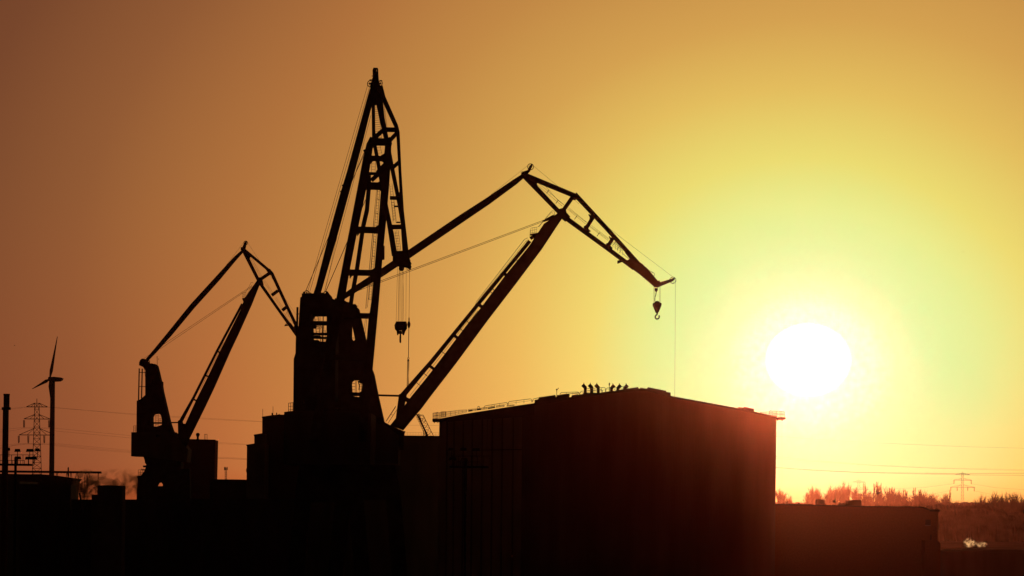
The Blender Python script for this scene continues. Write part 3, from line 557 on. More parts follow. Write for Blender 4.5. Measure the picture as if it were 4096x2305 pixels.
part('block', 'dark', sh, lambda b: b.slab([(2619, 1153), (2631, 1153), (2631, 1162), (2627, 1168), (2623, 1168), (2619, 1162)], YB2 - .5, .5))
part('chain', 'dark', sh, lambda b: b.path([W(2625, 1168, YB2 - .5), W(2623, 1180, YB2 - .5), W(2619.5, 1190, YB2 - .5), W(2619, 1206, YB2 - .5)], .07, 5))

# crane C, small on the left
YC = 690.0
cc = thing('dockside_crane', (W(620, 2010, YC).x, YC, 0), 'smallest dockside crane at left, jib tip passing behind the tall crane', 'crane', 'level-luffing dockside cranes')
c_out = [(1029, 1122), (1038, 1123), (1039, 1138), (1007, 1218.7), (955, 1334.6), (924, 1400), (860, 1545), (823, 1623.5), (756.6, 1758), (745, 1790), (712, 1790), (708, 1766), (715, 1740), (716, 1692), (742, 1696), (786, 1600), (831, 1510), (879, 1408), (963.6, 1239), (976, 1202), (995, 1170), (1011, 1147)]
for s in (-1, 1):
    part('boom_girder', 'steel', cc, lambda b: b.slab(c_out, (lambda s: lambda x, y: YC + s * (.5 + 2.4 * max(0, y - 1130) / 650))(s), .9))
part('strut', 'steel', cc, lambda b: side_beams(b, [(969, 1216, 8), (868, 1405, 8.5), (775, 1590, 9), (722, 1688, 14)], YC, 0, 0, .9, (1,)))
part('strut_foot', 'steel', cc, lambda b: b.slab([(714, 1685), (722, 1680), (730, 1690), (728, 1700), (732, 1712), (722, 1765), (715, 1740)], YC, 3))
for (x, y) in ((874, 1408), (829, 1505), (779, 1600)):
    part('boom_crossbeam', 'steel', cc, lambda b: b.bar(W(x - 6, y - 3, YC), W(x + 6, y + 3, YC), 3.0, .35))
part('tie', 'steel', cc, lambda b: b.bar(W(680, 1691, YC), W(718, 1690.5, YC), 1, .28))
part('platform', 'dark', cc, lambda b: (b.slab([(969, 1195), (980, 1192), (990, 1180), (1003, 1165), (1010, 1150), (985, 1195), (975, 1210)], YC, 1.6)))
part('railing', 'galv', cc, lambda b: (b.rail([W(970, 1193, YC), W(984, 1190, YC)], 1.2, 3, .035, 2), b.path([W(965, 1173, YC), W(982, 1171, YC), W(996, 1148, YC), (W(1004, 1131, YC)), W(1009, 1129, YC), W(1013, 1134, YC)], .04, 4), b.path([W(985, 1185, YC), W(1008, 1140, YC)], .03, 4),
      b.path([W(894, 1370, YC), W(800, 1560, YC)], .05, 4)))
def frC(b, pts, s0, s1): side_beams(b, pts, YC, s0, s1, .35)
part('jib', 'steel', cc, lambda b: (frC(b, [(979, 1001, 11), (1084, 1089, 11)], .4, .9), frC(b, [(1086, 1091, 12), (1140, 1208, 11), (1192, 1318, 12), (1230, 1390, 14)], .9, .4),
      frC(b, [(976, 1006, 14), (1037, 1128, 12), (1040, 1133, 12), (1110, 1233, 11), (1180, 1330, 13), (1225, 1392, 14)], .4, .4)))
part('jib_gusset', 'steel', cc, lambda b: [b.slab(p, YC, 1.6) for p in (
      [(970, 1000), (980, 997), (1008, 1022), (1012, 1030), (1000, 1028), (998, 1036)], [(1066, 1085), (1080, 1076), (1092, 1090), (1092, 1102), (1082, 1100), (1073, 1099), (1072, 1090)],
      [(1026, 1118), (1036, 1110), (1046, 1112), (1050, 1122), (1054, 1140), (1040, 1140)], [(1163, 1292), (1176, 1310), (1180, 1290), (1205, 1345), (1232, 1392), (1215, 1392), (1172, 1322)])])
for (x0, y0, x1, y1) in ((1042, 1118, 1080, 1092), (1087, 1182, 1112, 1163), (1129, 1242, 1147, 1228)):
    part('jib_brace', 'steel', cc, lambda b: side_beams(b, [(x0, y0, 10), (x1, y1, 10)], YC, .8, .8, .35))
part('jib_peak', 'dark', cc, lambda b: b.slab([(964, 990), (970, 989), (976, 975), (984, 964), (988, 966), (984, 985), (981, 1000), (972, 1008), (963, 1000)], YC, .9))
part('sheave', 'dark', cc, lambda b: b.wheel(W(983, 972, YC), .53, YX, 8, .08, .2))
part('ladder', 'galv', cc, lambda b: (b.ladder(W(1002, 1030, YC), W(1045, 1108, YC), X1, .35, 1.5), b.ladder(W(1056, 1122, YC), W(1092, 1178, YC), X1, .35, 2.0), b.ladder(W(1100, 1190, YC), W(1134, 1238, YC), X1, .35, 2), b.ladder(W(1140, 1250, YC), W(1170, 1298, YC), X1, .5, 1),
      b.path([W(1147, 1240, YC), W(1158, 1268, YC)], .04, 4), b.path([W(1140, 1262, YC), W(1153, 1245, YC)], .03, 4)))
part('floodlight', 'dark', cc, lambda b: (b.slab([(1137, 1305), (1141, 1298), (1147, 1297), (1152, 1302), (1151, 1304)], YC, .5), b.path([W(1144, 1298, YC), W(1145, 1292, YC), W(1152, 1291, YC)], .07, 4)))
part('back_stay', 'steel', cc, lambda b: side_beams(b, [(972, 1003, 9), (940, 1035, 14), (870, 1115, 19), (770, 1225, 20), (680, 1335, 18), (620, 1405, 14), (588, 1440, 11)], YC, 0, 0, 1.0, (1,)))
part('luffing_rope', 'cable', cc, lambda b: (b.rod(W(1008, 1143, YC), W(653, 1379, YC), .05, 4), b.rod(W(1009, 1147, YC), W(641, 1396, YC), .05, 4), b.path([W(975, 970, YC), W(862, 1117, YC)], .028, 4), b.path([W(991, 972, YC), W(1041, 1048, YC), W(1100, 1130, YC)], .028, 4), b.path([W(1140, 1195, YC), W(1203, 1285, YC), W(1215, 1300, YC)], .025, 4), b.path([W(573, 1436, YC), W(600, 1418, YC)], .04, 4)))
part('tower', 'steel', cc, lambda b: b.slab([(550.5, 1660), (551, 1605), (566, 1598.7), (585, 1582), (585, 1483), (576, 1470), (560, 1463), (561, 1450), (572, 1436), (585, 1438), (596, 1452), (606, 1456), (612, 1455), (616, 1458), (622, 1457), (630, 1463), (636, 1485), (645, 1524), (650, 1528), (650, 1545), (653, 1565), (682, 1690), (707, 1764), (725, 1790), (700, 1830), (550, 1735)], YC, 4,
      holes=([(613, 1510), (616.5, 1515), (616, 1540), (614.5, 1548), (613, 1545)], [(612, 1706), (611, 1685), (611, 1668), (617, 1657), (640, 1655), (647, 1662), (651, 1678), (651, 1700), (640, 1705), (628, 1708)], [(594, 1669), (597, 1669), (597, 1702), (594, 1702)], [(664, 1667), (666, 1667), (672, 1700), (669, 1700)])))
part('ladder', 'galv', cc, lambda b: (b.ladder(W(628, 1655, YC), W(628, 1708, YC), X1, .6, .5, .05, .05), b.bar(W(606, 1692.5, YC), W(655, 1692.5, YC), 2, .35), b.rail([W(636, 1690, YC), W(650, 1690, YC)], .9, 2, .05, 1), b.path([W(682, 1695, YC), W(700, 1730, YC), W(706, 1765, YC)], .04, 4), b.rod(W(690, 1731, YC), W(701, 1731, YC), .05, 4)))
part('exhaust_pipe', 'dark', cc, lambda b: (b.rod(W(557, 1474, YC), W(554, 1610, YC), .15, 8), b.rod(W(569, 1475, YC), W(566, 1605, YC), .15, 8), b.rod(W(556, 1490, YC), W(587, 1490.5, YC), .08, 5), b.rod(W(556, 1546.5, YC), W(587, 1547, YC), .08, 5), b.path([W(576, 1470, YC), W(584, 1530, YC)], .04, 4)))
part('sheave', 'dark', cc, lambda b: b.wheel(W(572, 1449, YC - 1), .84, YX, 8, .1, .4)); part('sheave', 'dark', cc, lambda b: b.wheel(W(590, 1448, YC + 1), .6, YX, 7, .1, .4))
part('antenna', 'galv', cc, lambda b: (b.rod(W(629, 1464, YC), W(628.5, 1427, YC), .07, 4), b.rod(W(626, 1428, YC), W(631, 1427, YC), .06, 4), b.rod(W(633, 1436.5, YC), W(636, 1437, YC), .1, 5)))
part('machinery_house', 'shed', cc, lambda b: b.slab([(534, 1731), (700, 1729), (760, 1800), (755, 1850), (580, 1828), (533, 1826.5)], YC, 8, holes=([(632, 1740), (647, 1741), (647, 1751), (632, 1750)],)))
part('railing', 'galv', cc, lambda b: b.rail([W(534.5, 1730, YC), W(551, 1730, YC)], 1.55, 2, .06, 2))
part('slewing_column', 'steel', cc, lambda b: (b.slab([(578, 1825), (760, 1840), (728, 1840), (722, 1838), (713, 1845), (713, 1848), (728, 1848), (730, 1890), (700, 1905), (575, 1905), (585, 1878), (590, 1868), (590, 1858), (585, 1853), (584, 1843)], YC, 5), b.slab([(574, 1863), (592, 1862), (592, 1871), (576, 1870)], YC, 3), b.slab([(568, 1878), (590, 1878), (590, 1882), (568, 1882)], YC, 3)))
part('portal', 'steel', cc, lambda b: [b.slab([(586, 1876), (760, 1876), (770, 2290), (545, 2290), (549, 1960), (554, 1916), (550, 1909), (552, 1904), (566, 1903)], YC + d, 2, holes=([(630, 1945), (637, 1932), (647, 1930), (653, 1938), (653, 1945)], [(600, 2040), (700, 2040), (710, 2280), (590, 2280)])) for d in (-4, 4)])
part('railing', 'galv', cc, lambda b: (b.rail([W(553, 1902, YC - 4), W(580, 1900, YC - 4)], 1.3, 3, .06, 1), b.path([W(567, 1878, YC - 2), W(567, 1873, YC - 2)], .05), b.path([W(573, 1878, YC - 2), W(573, 1875, YC - 2)], .05)))

# ------------------------------------------------------------------ other buildings
def bld(name, pts, Y, dep, m, label, cat='building', extra=None, group=None):
    """block whose front face at distance Y has the outline pts (top edge); walls go down to the ground"""
    o = thing(name, W(sum(p[0] for p in pts) / len(pts), 2010, Y).xy.to_3d(), label, cat, group)
    def fn(b):
        top = [W(x, y, Y) for x, y in pts]; xs = [p.x for p in top]; poly = [Vector((top[0].x, Y, 0))] + top + [Vector((top[-1].x, Y, 0))]
        tr = tessellate_polygon([[Vector((p.x, p.z, 0)) for p in poly]]); n = len(poly)
        b.v += poly + [p + YX * dep for p in poly]
        for t in tr: b.f.append(tuple(t)); b.f.append(tuple(n + i for i in reversed(t)))
        for i in range(n): j = (i + 1) % n; b.f.append((i, j, n + j, n + i))
    part('wall', m, o, fn)
    if extra: extra(o)
    return o
def coping(o, pts, Y, t=.25, over=.15):
    part('roof_edge', 'fascia', o, lambda b: [b.bar(W(a[0], a[1], Y), W(c[0], c[1], Y), .5, t) for a, c in zip(pts, pts[1:])])
bld('warehouse', [(1120, 1745), (1616, 1745), (1760, 1746.5), (1800, 1747)], 590, 40, 'shed', 'low dark flat roofed warehouse between the crane foot and the hall', extra=lambda o: (coping(o, [(1618, 1745), (1800, 1747)], 589.8),
    part('railing', 'galv', o, lambda b: b.rail([W(1618, 1744.5, 592), W(1800, 1746.5, 592)], .75, 16, .02, 1))))
bld('office_block', [(987.6, 1781), (1017, 1777.5), (1060, 1777)], 555, 20, 'conc', 'lowest left step of the dark stepped block behind the tall crane', extra=lambda o: coping(o, [(986, 1782), (1018, 1777)], 554.8))
bld('office_block', [(1017, 1777), (1017, 1740.5), (1048, 1736), (1060, 1736)], 560, 20, 'conc', 'middle step of the dark stepped block behind the tall crane', extra=lambda o: coping(o, [(1015.5, 1741.5), (1049, 1736)], 559.8))
def topblk(o):
    coping(o, [(1048, 1670), (1092, 1663), (1120, 1661.5), (1160, 1662)], 564.8)
    part('antenna', 'galv', o, lambda b: b.rod(W(1051, 1670, 566), W(1051, 1636, 566), .05, 4)); part('antenna', 'galv', o, lambda b: b.rod(W(1092, 1662, 566), W(1092, 1626, 566), .05, 4))
    part('vent', 'dark', o, lambda b: b.rod(W(1089, 1664, 566), W(1089, 1652, 566), .14, 8)); part('vent', 'dark', o, lambda b: b.rod(W(1106.5, 1663, 566), W(1106.5, 1651, 566), .1, 8))
    part('pipe_bend', 'dark', o, lambda b: b.path([W(1112, 1662, 566), W(1114, 1658.5, 566), W(1118, 1657.5, 566), W(1121, 1661, 566)], .06))
bld('office_block', [(1048.5, 1740), (1049, 1669), (1070, 1665), (1092, 1662.5), (1120, 1661), (1153, 1661.5), (1200, 1662)], 565, 25, 'brick', 'tallest step of the dark stepped block, with two whip antennas on its roof', extra=topblk)
part('pipe', 'dark', thing('downpipe', W(986, 1860, 554.5), 'bent downpipe on the left edge of the dark stepped block', 'pipe'), lambda b: b.path([W(986.5, 1875, 554.6), W(985, 1880, 554.6), W(985, 1885, 554.6), W(987, 1890, 554.6)], .06))
def cblk(o):
    coping(o, [(745, 1758), (862, 1761)], 799.8)
    part('railing', 'galv', o, lambda b: b.path([W(818, 1760, 805), W(818, 1737.5, 805), W(828.5, 1737.5, 805), W(828.5, 1760, 805)], .06)); part('post', 'galv', o, lambda b: b.rod(W(823, 1760, 805), W(823, 1738, 805), .05, 4))
    part('cowl', 'dark', o, lambda b: b.lathe(W(791, 1760, 806), [(.35, 0), (.3, .5), (.3, .8), (.55, 1.4), (.52, 1.7), (.25, 1.95)], 12))
bld('boiler_house', [(700, 1757), (757, 1758), (861, 1761), (859, 1850), (857, 1930), (857, 1935)], 800, 8, 'brick', 'tall plain dark block right of the small crane, ventilator cowl on its roof', extra=cblk)
bld('long_shed', [(840, 1917), (868, 1917.5), (930, 1918), (990, 1919)], 620, 30, 'shed', 'low dark shed filling the gap between the plain block and the stepped block')
lat = thing('lattice_mast', W(903, 1917, 900), 'slender lattice antenna mast standing far behind in the gap between two dark blocks', 'mast')
def lattice(b, x0, x1, y0, y1, Y, w, n, r=.08, x0b=None, x1b=None):
    x0b = x0 if x0b is None else x0b; x1b = x1 if x1b is None else x1b
    A = [W(x0, y0, Y - w / 2), W(x1, y0, Y - w / 2), W(x1, y0, Y + w / 2), W(x0, y0, Y + w / 2)]; B = [W(x0b, y1, Y - w / 2), W(x1b, y1, Y - w / 2), W(x1b, y1, Y + w / 2), W(x0b, y1, Y + w / 2)]
    for a, c in zip(A, B): b.rod(a, c, r, 4)
    for i in range(n):
        for k in range(4):
            p, q = A[k].lerp(B[k], i / n), A[(k + 1) % 4].lerp(B[(k + 1) % 4], i / n); p2, q2 = A[k].lerp(B[k], (i + 1) / n), A[(k + 1) % 4].lerp(B[(k + 1) % 4], (i + 1) / n)
            b.rod(p, q2, r * .6, 3); b.rod(q, p2, r * .6, 3); b.rod(p, q, r * .6, 3)
part('lattice', 'galv', lat, lambda b: lattice(b, 900, 907, 1872, 1975, 900, .5, 12, .07)); part('antenna', 'dark', lat, lambda b: [b.rod(W(x, 1881, 900), W(x, 1868, 900), .13, 5) for x in (898, 903, 909)])
bld('long_shed', [(285, 1998.5), (700, 1998), (1000, 1996), (1180, 1994)], 480, 30, 'shed', 'long low black shed along the foreground below the small crane')
bld('container_block', [(366.5, 1979), (390, 1978.5)], 470, 8, 'conc', 'low black step left of the small black block by the smoke')
bld('container_block', [(389.5, 1942), (430, 1941), (489, 1943.5)], 468, 4, 'conc', 'small black flat topped block standing in front of the smoke')
bld('foreground_shed', [(78, 1936), (200, 1938), (283, 1940)], 500, 6, 'shed', 'black shed in the left foreground under the pipe bridge')
bld('foreground_shed', [(-400, 1923), (0, 1924), (78, 1926)], 520, 20, 'shed', 'black shed at the far left behind the chimney foot')
bld('storage_dome', [(-200, 1890), (0, 1895), (90, 1897), (170, 1898), (217, 1903), (270, 1911), (309, 1915.5), (307, 1919), (301, 1926), (297, 1945), (295, 1960)], 900, 10, 'shed', 'low brownish store with curved roof behind the foreground sheds at left')
tag(MB().rod(W(326, 2010, 460), W(317.5, 1971, 460), .16, 8, .14).rod(W(334, 2055, 460), W(325, 2003, 460), .11, 8).solo('leaning_pole', 'galv', 'leaning dark pole rising out of the gap between the foreground sheds', 'pole'))
# chimney
ch = thing('chimney', (W(22, 2010, 450).x, 450, 0), 'round black chimney with collar at the far left edge', 'chimney')
cx0 = W(20, 1925, 450).x; ctop = W(26.5, 1577, 450)
part('stack', 'brick', ch, lambda b: (b.rod((cx0 - .1, 450, 0), (ctop.x - .1, 450, W(24, 1640, 450).z), .52, 20, .46), b.rod((ctop.x, 450, W(24, 1640, 450).z), ctop, .46, 20, .47)))
part('collar', 'dark', ch, lambda b: b.rod(W(25, 1640, 450), W(25, 1629.5, 450), .70, 20)); part('rim', 'dark', ch, lambda b: b.rod(ctop - Vector((0, 0, .2)), ctop + Vector((0, 0, .05)), .5, 20))
# floodlight masts
def floodmast(lab, px, Y, lamps, rails, plat, ptop):
    m = thing('floodlight_mast', (W(px, 2010, Y).x, Y, 0), lab, 'floodlight mast', 'yard floodlight masts')
    part('pole', 'dark', m, lambda b: b.rod((W(px, ptop, Y).x, Y, 0), W(px, ptop, Y), .16, 10))
    part('platform', 'dark', m, lambda b: b.bar(W(plat[0], plat[2], Y), W(plat[1], plat[2] + 1, Y), 2.4, 8 * Y / F))
    for r in rails:
        for d in (-1.1, 1.1):
            part('railing', 'dark', m, lambda b: (b.rod(W(r[0], r[2], Y + d), W(r[1], r[2], Y + d), .045, 4), [b.rod(W(r[0] + (r[1] - r[0]) * k / 6, r[2], Y + d), W(r[0] + (r[1] - r[0]) * k / 6, plat[2], Y + d), .04, 4) for k in range(7)]))
    for (x, y, w) in lamps:
        l = part('floodlight', 'dark', m, lambda b: b.hexa([W(x - w / 2, y + 6, Y - .4), W(x + w / 2, y + 6, Y - .4), W(x + w / 2, y + 6, Y + .4), W(x - w / 2, y + 6, Y + .4), W(x - w * .38, y - 6, Y - .3), W(x + w * .38, y - 6, Y - .3), W(x + w * .38, y - 6, Y + .3), W(x - w * .38, y - 6, Y + .3)]))
        part('bracket', 'dark', l, lambda b: b.rod(W(x, y + 5, Y), W(x, y + 32, Y), .05, 4))
floodmast('yard floodlight mast with two rows of lamps at the left edge beside the chimney', 62.5, 350, [(70, 1802, 26), (119, 1802, 32), (150, 1800, 22), (36, 1797, 10), (71, 1832, 30), (113, 1833, 28), (135, 1833, 30)],
          [(0, 138, 1820), (0, 98, 1842)], (3, 124, 1859), 1830)
floodmast('barely visible yard floodlight mast standing in front of the hall door bays', 1863, 350, [(1807, 1797, 32), (1853, 1798, 32), (1905, 1799, 34), (1810, 1836, 34), (1857, 1838, 32)], [(1810, 1960, 1824.6), (1825, 1920, 1848)], (1799, 1955, 1868), 1836)
# pipe bridge
pb = thing('pipe_bridge', (W(200, 2010, 880).x, 880, 0), 'long conveyor bridge on trestles crossing the sky at the far left', 'conveyor bridge')
part('beam', 'dark', pb, lambda b: b.bar(W(-200, 1884, 880), W(404, 1890.5, 880), 2.5, .65))
part('bracing', 'dark', pb, lambda b: [b.rod(W(x, 1889, 880), W(x + 6, 1894, 880), .1, 4) for x in range(216, 396, 12)])
for x, s in ((228, 4), (268, 4), (284, 4), (308, 6), (343, 5), (354, 5), (393, 0)):
    part('trestle', 'dark', pb, lambda b: (b.rod(W(x - 1, 1888, 879), W(x - s, 1915, 879), .12, 4), b.rod(W(x + 1, 1888, 881), W(x + s, 1915, 881), .12, 4), b.rod(W(x - s, 1915, 879), (W(x - s, 1915, 879).x, 879, 0), .1, 4)))
part('post', 'dark', pb, lambda b: (b.rod(W(273, 1915, 880), W(273, 1869, 880), .18, 6), b.rod(W(273, 1905, 878), W(273, 1872, 878), .28, 6, .22)))
# lattice gangway on the warehouse roof
gw = thing('lattice_gangway', W(1700, 1745, 600), 'steep lattice stair tower leaning over the low warehouse roof beside the hall', 'stair')
part('stair', 'dark', gw, lambda b: (b.bar(W(1669, 1658, 600), W(1712, 1748, 600), 1.2, .35), b.bar(W(1677, 1659, 600), W(1706, 1748, 600), 1.2, .12), [b.bar(W(1665 + 4.3 * k, 1660 + 9 * k, 599), W(1677 + 4.3 * k, 1656 + 9 * k, 601), .2, .1) for k in range(10)]))
part('railing', 'dark', gw, lambda b: (b.path([W(1666, 1659, 600), W(1693, 1661, 600), W(1735, 1747, 600)], .08, 4), b.path([W(1664, 1663, 600), W(1703, 1748, 600)], .06, 4), [(b.rod(W(1681 + 7.2 * k, 1661 + 15 * k, 600), W(1697 + 7.2 * k, 1669 + 15 * k, 600), .05, 4), b.rod(W(1697 + 7.2 * k, 1669 + 15 * k, 600), W(1688 + 7.2 * k, 1676 + 15 * k, 600), .05, 4)) for k in range(5)], b.rod(W(1694, 1722, 600), W(1695, 1748, 600), .1, 4), b.ring(W(1695, 1680, 600), .35, .04, YX, 12, 4)))
part('foot', 'dark', gw, lambda b: [b.rod(W(x, 1747, 600), W(x, 1743, 600), .25, 8) for x in (1689, 1704, 1724)])
# low building at right
RY = 600
def lowb(o):
    coping(o, [(3100, 2018), (3480, 2027), (3630, 2027.5), (3694, 2030)], RY - .1); coping(o, [(3694, 2031), (3719, 2040.5)], RY - .1); coping(o, [(3719, 2042), (3761, 2043)], RY - .3, .45)
    for i in range(4):
        part('window', 'glass', o, lambda b: b.slab([(3702.5 + i * 5.2, 2079), (3706.5 + i * 5.2, 2079), (3706 + i * 5.2, 2101), (3702 + i * 5.2, 2101)], RY - .02, .12))
    part('window', 'glass', o, lambda b: b.slab([(3722, 2138), (3725.5, 2138), (3725, 2162), (3721.5, 2162)], RY - .02, .12))
    part('sill', 'conc', o, lambda b: b.bar(W(3700, 2102, RY - .1), W(3723, 2102, RY - .1), .3, .12))
    part('parapet_bump', 'fascia', o, lambda b: b.slab([(3625, 2029), (3650, 2026), (3665, 2027), (3685, 2028), (3693, 2032), (3640, 2034)], RY + 3, 2))
bld('factory_building', [(3060, 2016), (3103, 2017), (3150, 2018.5), (3200, 2017), (3262, 2017.5), (3300, 2019), (3320, 2023), (3380, 2024), (3480, 2026), (3560, 2028), (3630, 2028), (3660, 2026), (3694, 2030), (3719, 2040), (3730, 2042), (3759.6, 2042.5), (3753, 2056), (3751, 2165), (3753, 2240)], RY, 50, 'brick', 'long hazy flat roofed factory at lower right with small windows at its end', extra=lowb)
bld('annex', [(3700, 2163), (3751, 2163), (3756, 2166), (3762, 2172)], RY - 6, 5, 'brick', 'low annex at the right end of the hazy flat roofed factory')
def roofthing(name, pts, Y, t, lab, cat): return MB().slab(pts, Y, t).solo(name, 'conc', lab, cat)
roofthing('roof_hut', [(3264.5, 2020), (3264.5, 1998.5), (3295.5, 1998), (3296, 2020)], 610, 3, 'smaller square plant hut on the hazy factory roof', 'hut')
roofthing('roof_hut', [(3385.5, 2027), (3385.5, 2003), (3402, 2001.5), (3410, 1999), (3428, 2000.5), (3441, 2001), (3441.5, 2027)], 612, 4, 'wider plant hut with uneven top on the hazy factory roof', 'hut')
roofthing('roof_unit', [(3143, 2020), (3142, 2015), (3138, 2011), (3155, 2009.5), (3155, 2020)], 605, 1.5, 'small flared roof fan nearest the hall on the factory roof', 'ventilator')
roofthing('roof_unit', [(3191, 2019), (3191, 2012), (3199, 2011.5), (3202, 2018)], 605, 1, 'tiny roof box left of the smaller plant hut', 'ventilator')
roofthing('roof_unit', [(3352, 2025), (3352, 2011), (3364, 2012), (3364, 2025)], 605, 1, 'left one of two small roof units beside the wider hut', 'ventilator')
roofthing('roof_unit', [(3366, 2025), (3366, 2012), (3378, 2012), (3380, 2025)], 605, 1, 'right one of two small roof units beside the wider hut', 'ventilator')
roofthing('roof_unit', [(3468, 2028), (3468, 2022.5), (3477, 2022.5), (3477, 2028)], 605, 1, 'tiny roof box right of the wider plant hut', 'ventilator')
roofthing('roof_unit', [(3560, 2030), (3560, 2026), (3574, 2026), (3574, 2030)], 605, 1, 'flat roof box far right on the factory roof', 'ventilator')
MB().rod(W(3342.5, 2024, 606), W(3342.6, 1965, 606), .05, 5).rod(W(3341, 1977, 606), W(3344, 1977, 606), .05, 4).solo('whip_antenna', 'galv', 'tall whip antenna on the hazy factory roof', 'antenna')
ds = thing('satellite_dish', W(3336, 2023, 606), 'satellite dish on the hazy factory roof left of the whip antenna', 'satellite dish')
part('dish', 'conc', ds, lambda b: b.rod(W(3335.5, 2006, 606) - Vector((0, .1, 0)), W(3335.5, 2006, 606) + Vector((.1, .2, .05)), .30, 16)); part('stand', 'galv', ds, lambda b: (b.rod(W(3336, 2010, 606), W(3333, 2023, 606), .04, 4), b.rod(W(3336, 2010, 606), W(3339, 2023, 606), .04, 4)))
rl = thing('roof_lamp', W(3213, 2018, 606), 'small round headed roof pole near the hall on the factory roof', 'lamp')
part('post', 'galv', rl, lambda b: b.path([W(3216, 2019, 606), W(3213.5, 2014, 606), W(3213, 2002, 606)], .04, 5)); part('lamp_head', 'dark', rl, lambda b: b.rod(W(3213, 2003, 606), W(3213, 1999, 606), .1, 8))
bld('quay_shed', [(3735, 2206), (3850, 2205), (3990, 2200), (4150, 2203), (4400, 2206)], 640, 30, 'shed', 'low dark shed in the bottom right corner')

# ------------------------------------------------------------------ wind turbine
TYW = 1020
wt = thing('wind_turbine', (W(207, 2010, TYW).x, TYW, 0), 'three bladed wind turbine behind the pylon at far left', 'wind turbine')
zt = W(211, 1525, TYW); part('tower', 'white', wt, lambda b: b.rod((W(206, 1930, TYW).x, TYW, 0), zt, 1.0, 20, .8))
part('nacelle', 'white', wt, lambda b: b.slab([(197, 1512), (203, 1509), (218, 1508), (246, 1511), (252, 1514), (249, 1521), (240, 1526), (220, 1527), (205, 1526), (198, 1521)], TYW - 1, 3))
part('hub', 'white', wt, lambda b: b.rod(W(193, 1516, TYW - 1), W(201, 1517, TYW - 1), .7, 14, .85))
def blade(tip, w=1.35):
    def fn(b):
        a = W(199, 1517, TYW - 1.2); t = W(tip[0], tip[1], TYW - 1.2)
        q = [a.lerp(t, s) for s in (0, .06, .2, .55, 1)]; ws = [.42, .5, w * .78, w * .47, .17]
        for i in range(4): b.bar(q[i], q[i + 1], .5 - .1 * i, ws[i] * 1.1, .5 - .1 * (i + 1), ws[i + 1] * 1.1, YX)
    return part('blade', 'white', wt, fn)
blade((229.5, 1346.5)); blade((129, 1556)); blade((211, 1660), 1.5)

# ------------------------------------------------------------------ pylons and lines
def pylon(lab, cx, top, base, Y, wt_, wb, arms, ins, m='galv', r=.09):
    o = thing('pylon', (W(cx, 2010, Y).x, Y, 0), lab, 'pylon', 'lattice power pylons')
    sc_ = Y / F; wmid = wt_
    part('lattice', m, o, lambda b: (lattice(b, cx - wt_ / 2, cx + wt_ / 2, arms[0][0] - 14 * (900 / Y), base, Y, wb * sc_ * .8, max(8, int((base - arms[0][0]) / (22 * 900 / Y))), r, cx - wb / 2, cx + wb / 2), b.rod(W(cx, top, Y), W(cx, arms[0][0], Y), r, 4)))
    for (y, hl, up) in arms:
        def fn(b):
            for d in (-.4, .4):
                b.rod(W(cx - hl, y, Y), W(cx + hl, y + 1, Y + 0), r * 1.3, 4)
                for s in (-1, 1): b.rod(W(cx + s * hl, y, Y), W(cx + s * wt_ / 2, y - up, Y + d), r, 4); b.rod(W(cx + s * hl * .55, y, Y), W(cx + s * wt_ / 2, y - up, Y + d), r * .7, 4); b.rod(W(cx + s * hl, y, Y), W(cx + s * wt_ / 2, y, Y + d * 3), r * .7, 4)
        part('crossarm', m, o, fn)
    for (x, y, h) in ins:
        part('insulator', 'dark', o, lambda b: [b.rod(W(x + d, y, Y), W(x + d * .8, y + h, Y), r, 5) for d in (-2.2 * 900 / Y, 2.2 * 900 / Y)] + [b.rod(W(x - 2, y + h, Y), W(x + 2, y + h, Y), r, 4), b.rod(W(x, y + h, Y), W(x, y + h + 4 * 900 / Y, Y), r, 4)])
    return o
pylon('large lattice pylon between chimney and wind turbine', 147.5, 1595, 1945, 900, 17, 40, [(1627.5, 42, 15), (1676, 52, 18), (1740, 71, 27)], [(96, 1681, 27), (196, 1681, 27), (75, 1743, 27), (113, 1743, 27), (177, 1743, 27)], r=.12)
pylon('hazy lattice pylon right of the poplars', 3850, 1887, 2060, 1700, 7, 13, [(1899, 29, 6), (1921, 36, 7), (1949.5, 49, 10)], [(3816, 1921, 13), (3885, 1922, 13), (3803, 1950, 12), (3829, 1950, 12), (3871, 1950, 12), (3897, 1951, 13)], r=.09)
pylon('faint lattice pylon among the bare trees behind the factory roof', 3435, 1915, 2030, 1990, 10, 12, [(1929, 26, 6), (1958, 39, 8), (1985, 48, 9)], [], r=.08)
def cable(pts, Y, r, lab, Y2=None):
    P = []; n = len(pts)
    for i, (a, c) in enumerate(zip(pts, pts[1:])):
        for k in range(4):
            t = k / 4; P.append((a[0] + (c[0] - a[0]) * t, a[1] + (c[1] - a[1]) * t, Y + ((Y2 or Y) - Y) * (i + t) / (n - 1)))
    P.append((pts[-1][0], pts[-1][1], Y2 or Y))
    MB().path([W(*p) for p in P], r, 4).solo('power_cable', 'cable', lab, 'cable', 'overhead power lines')
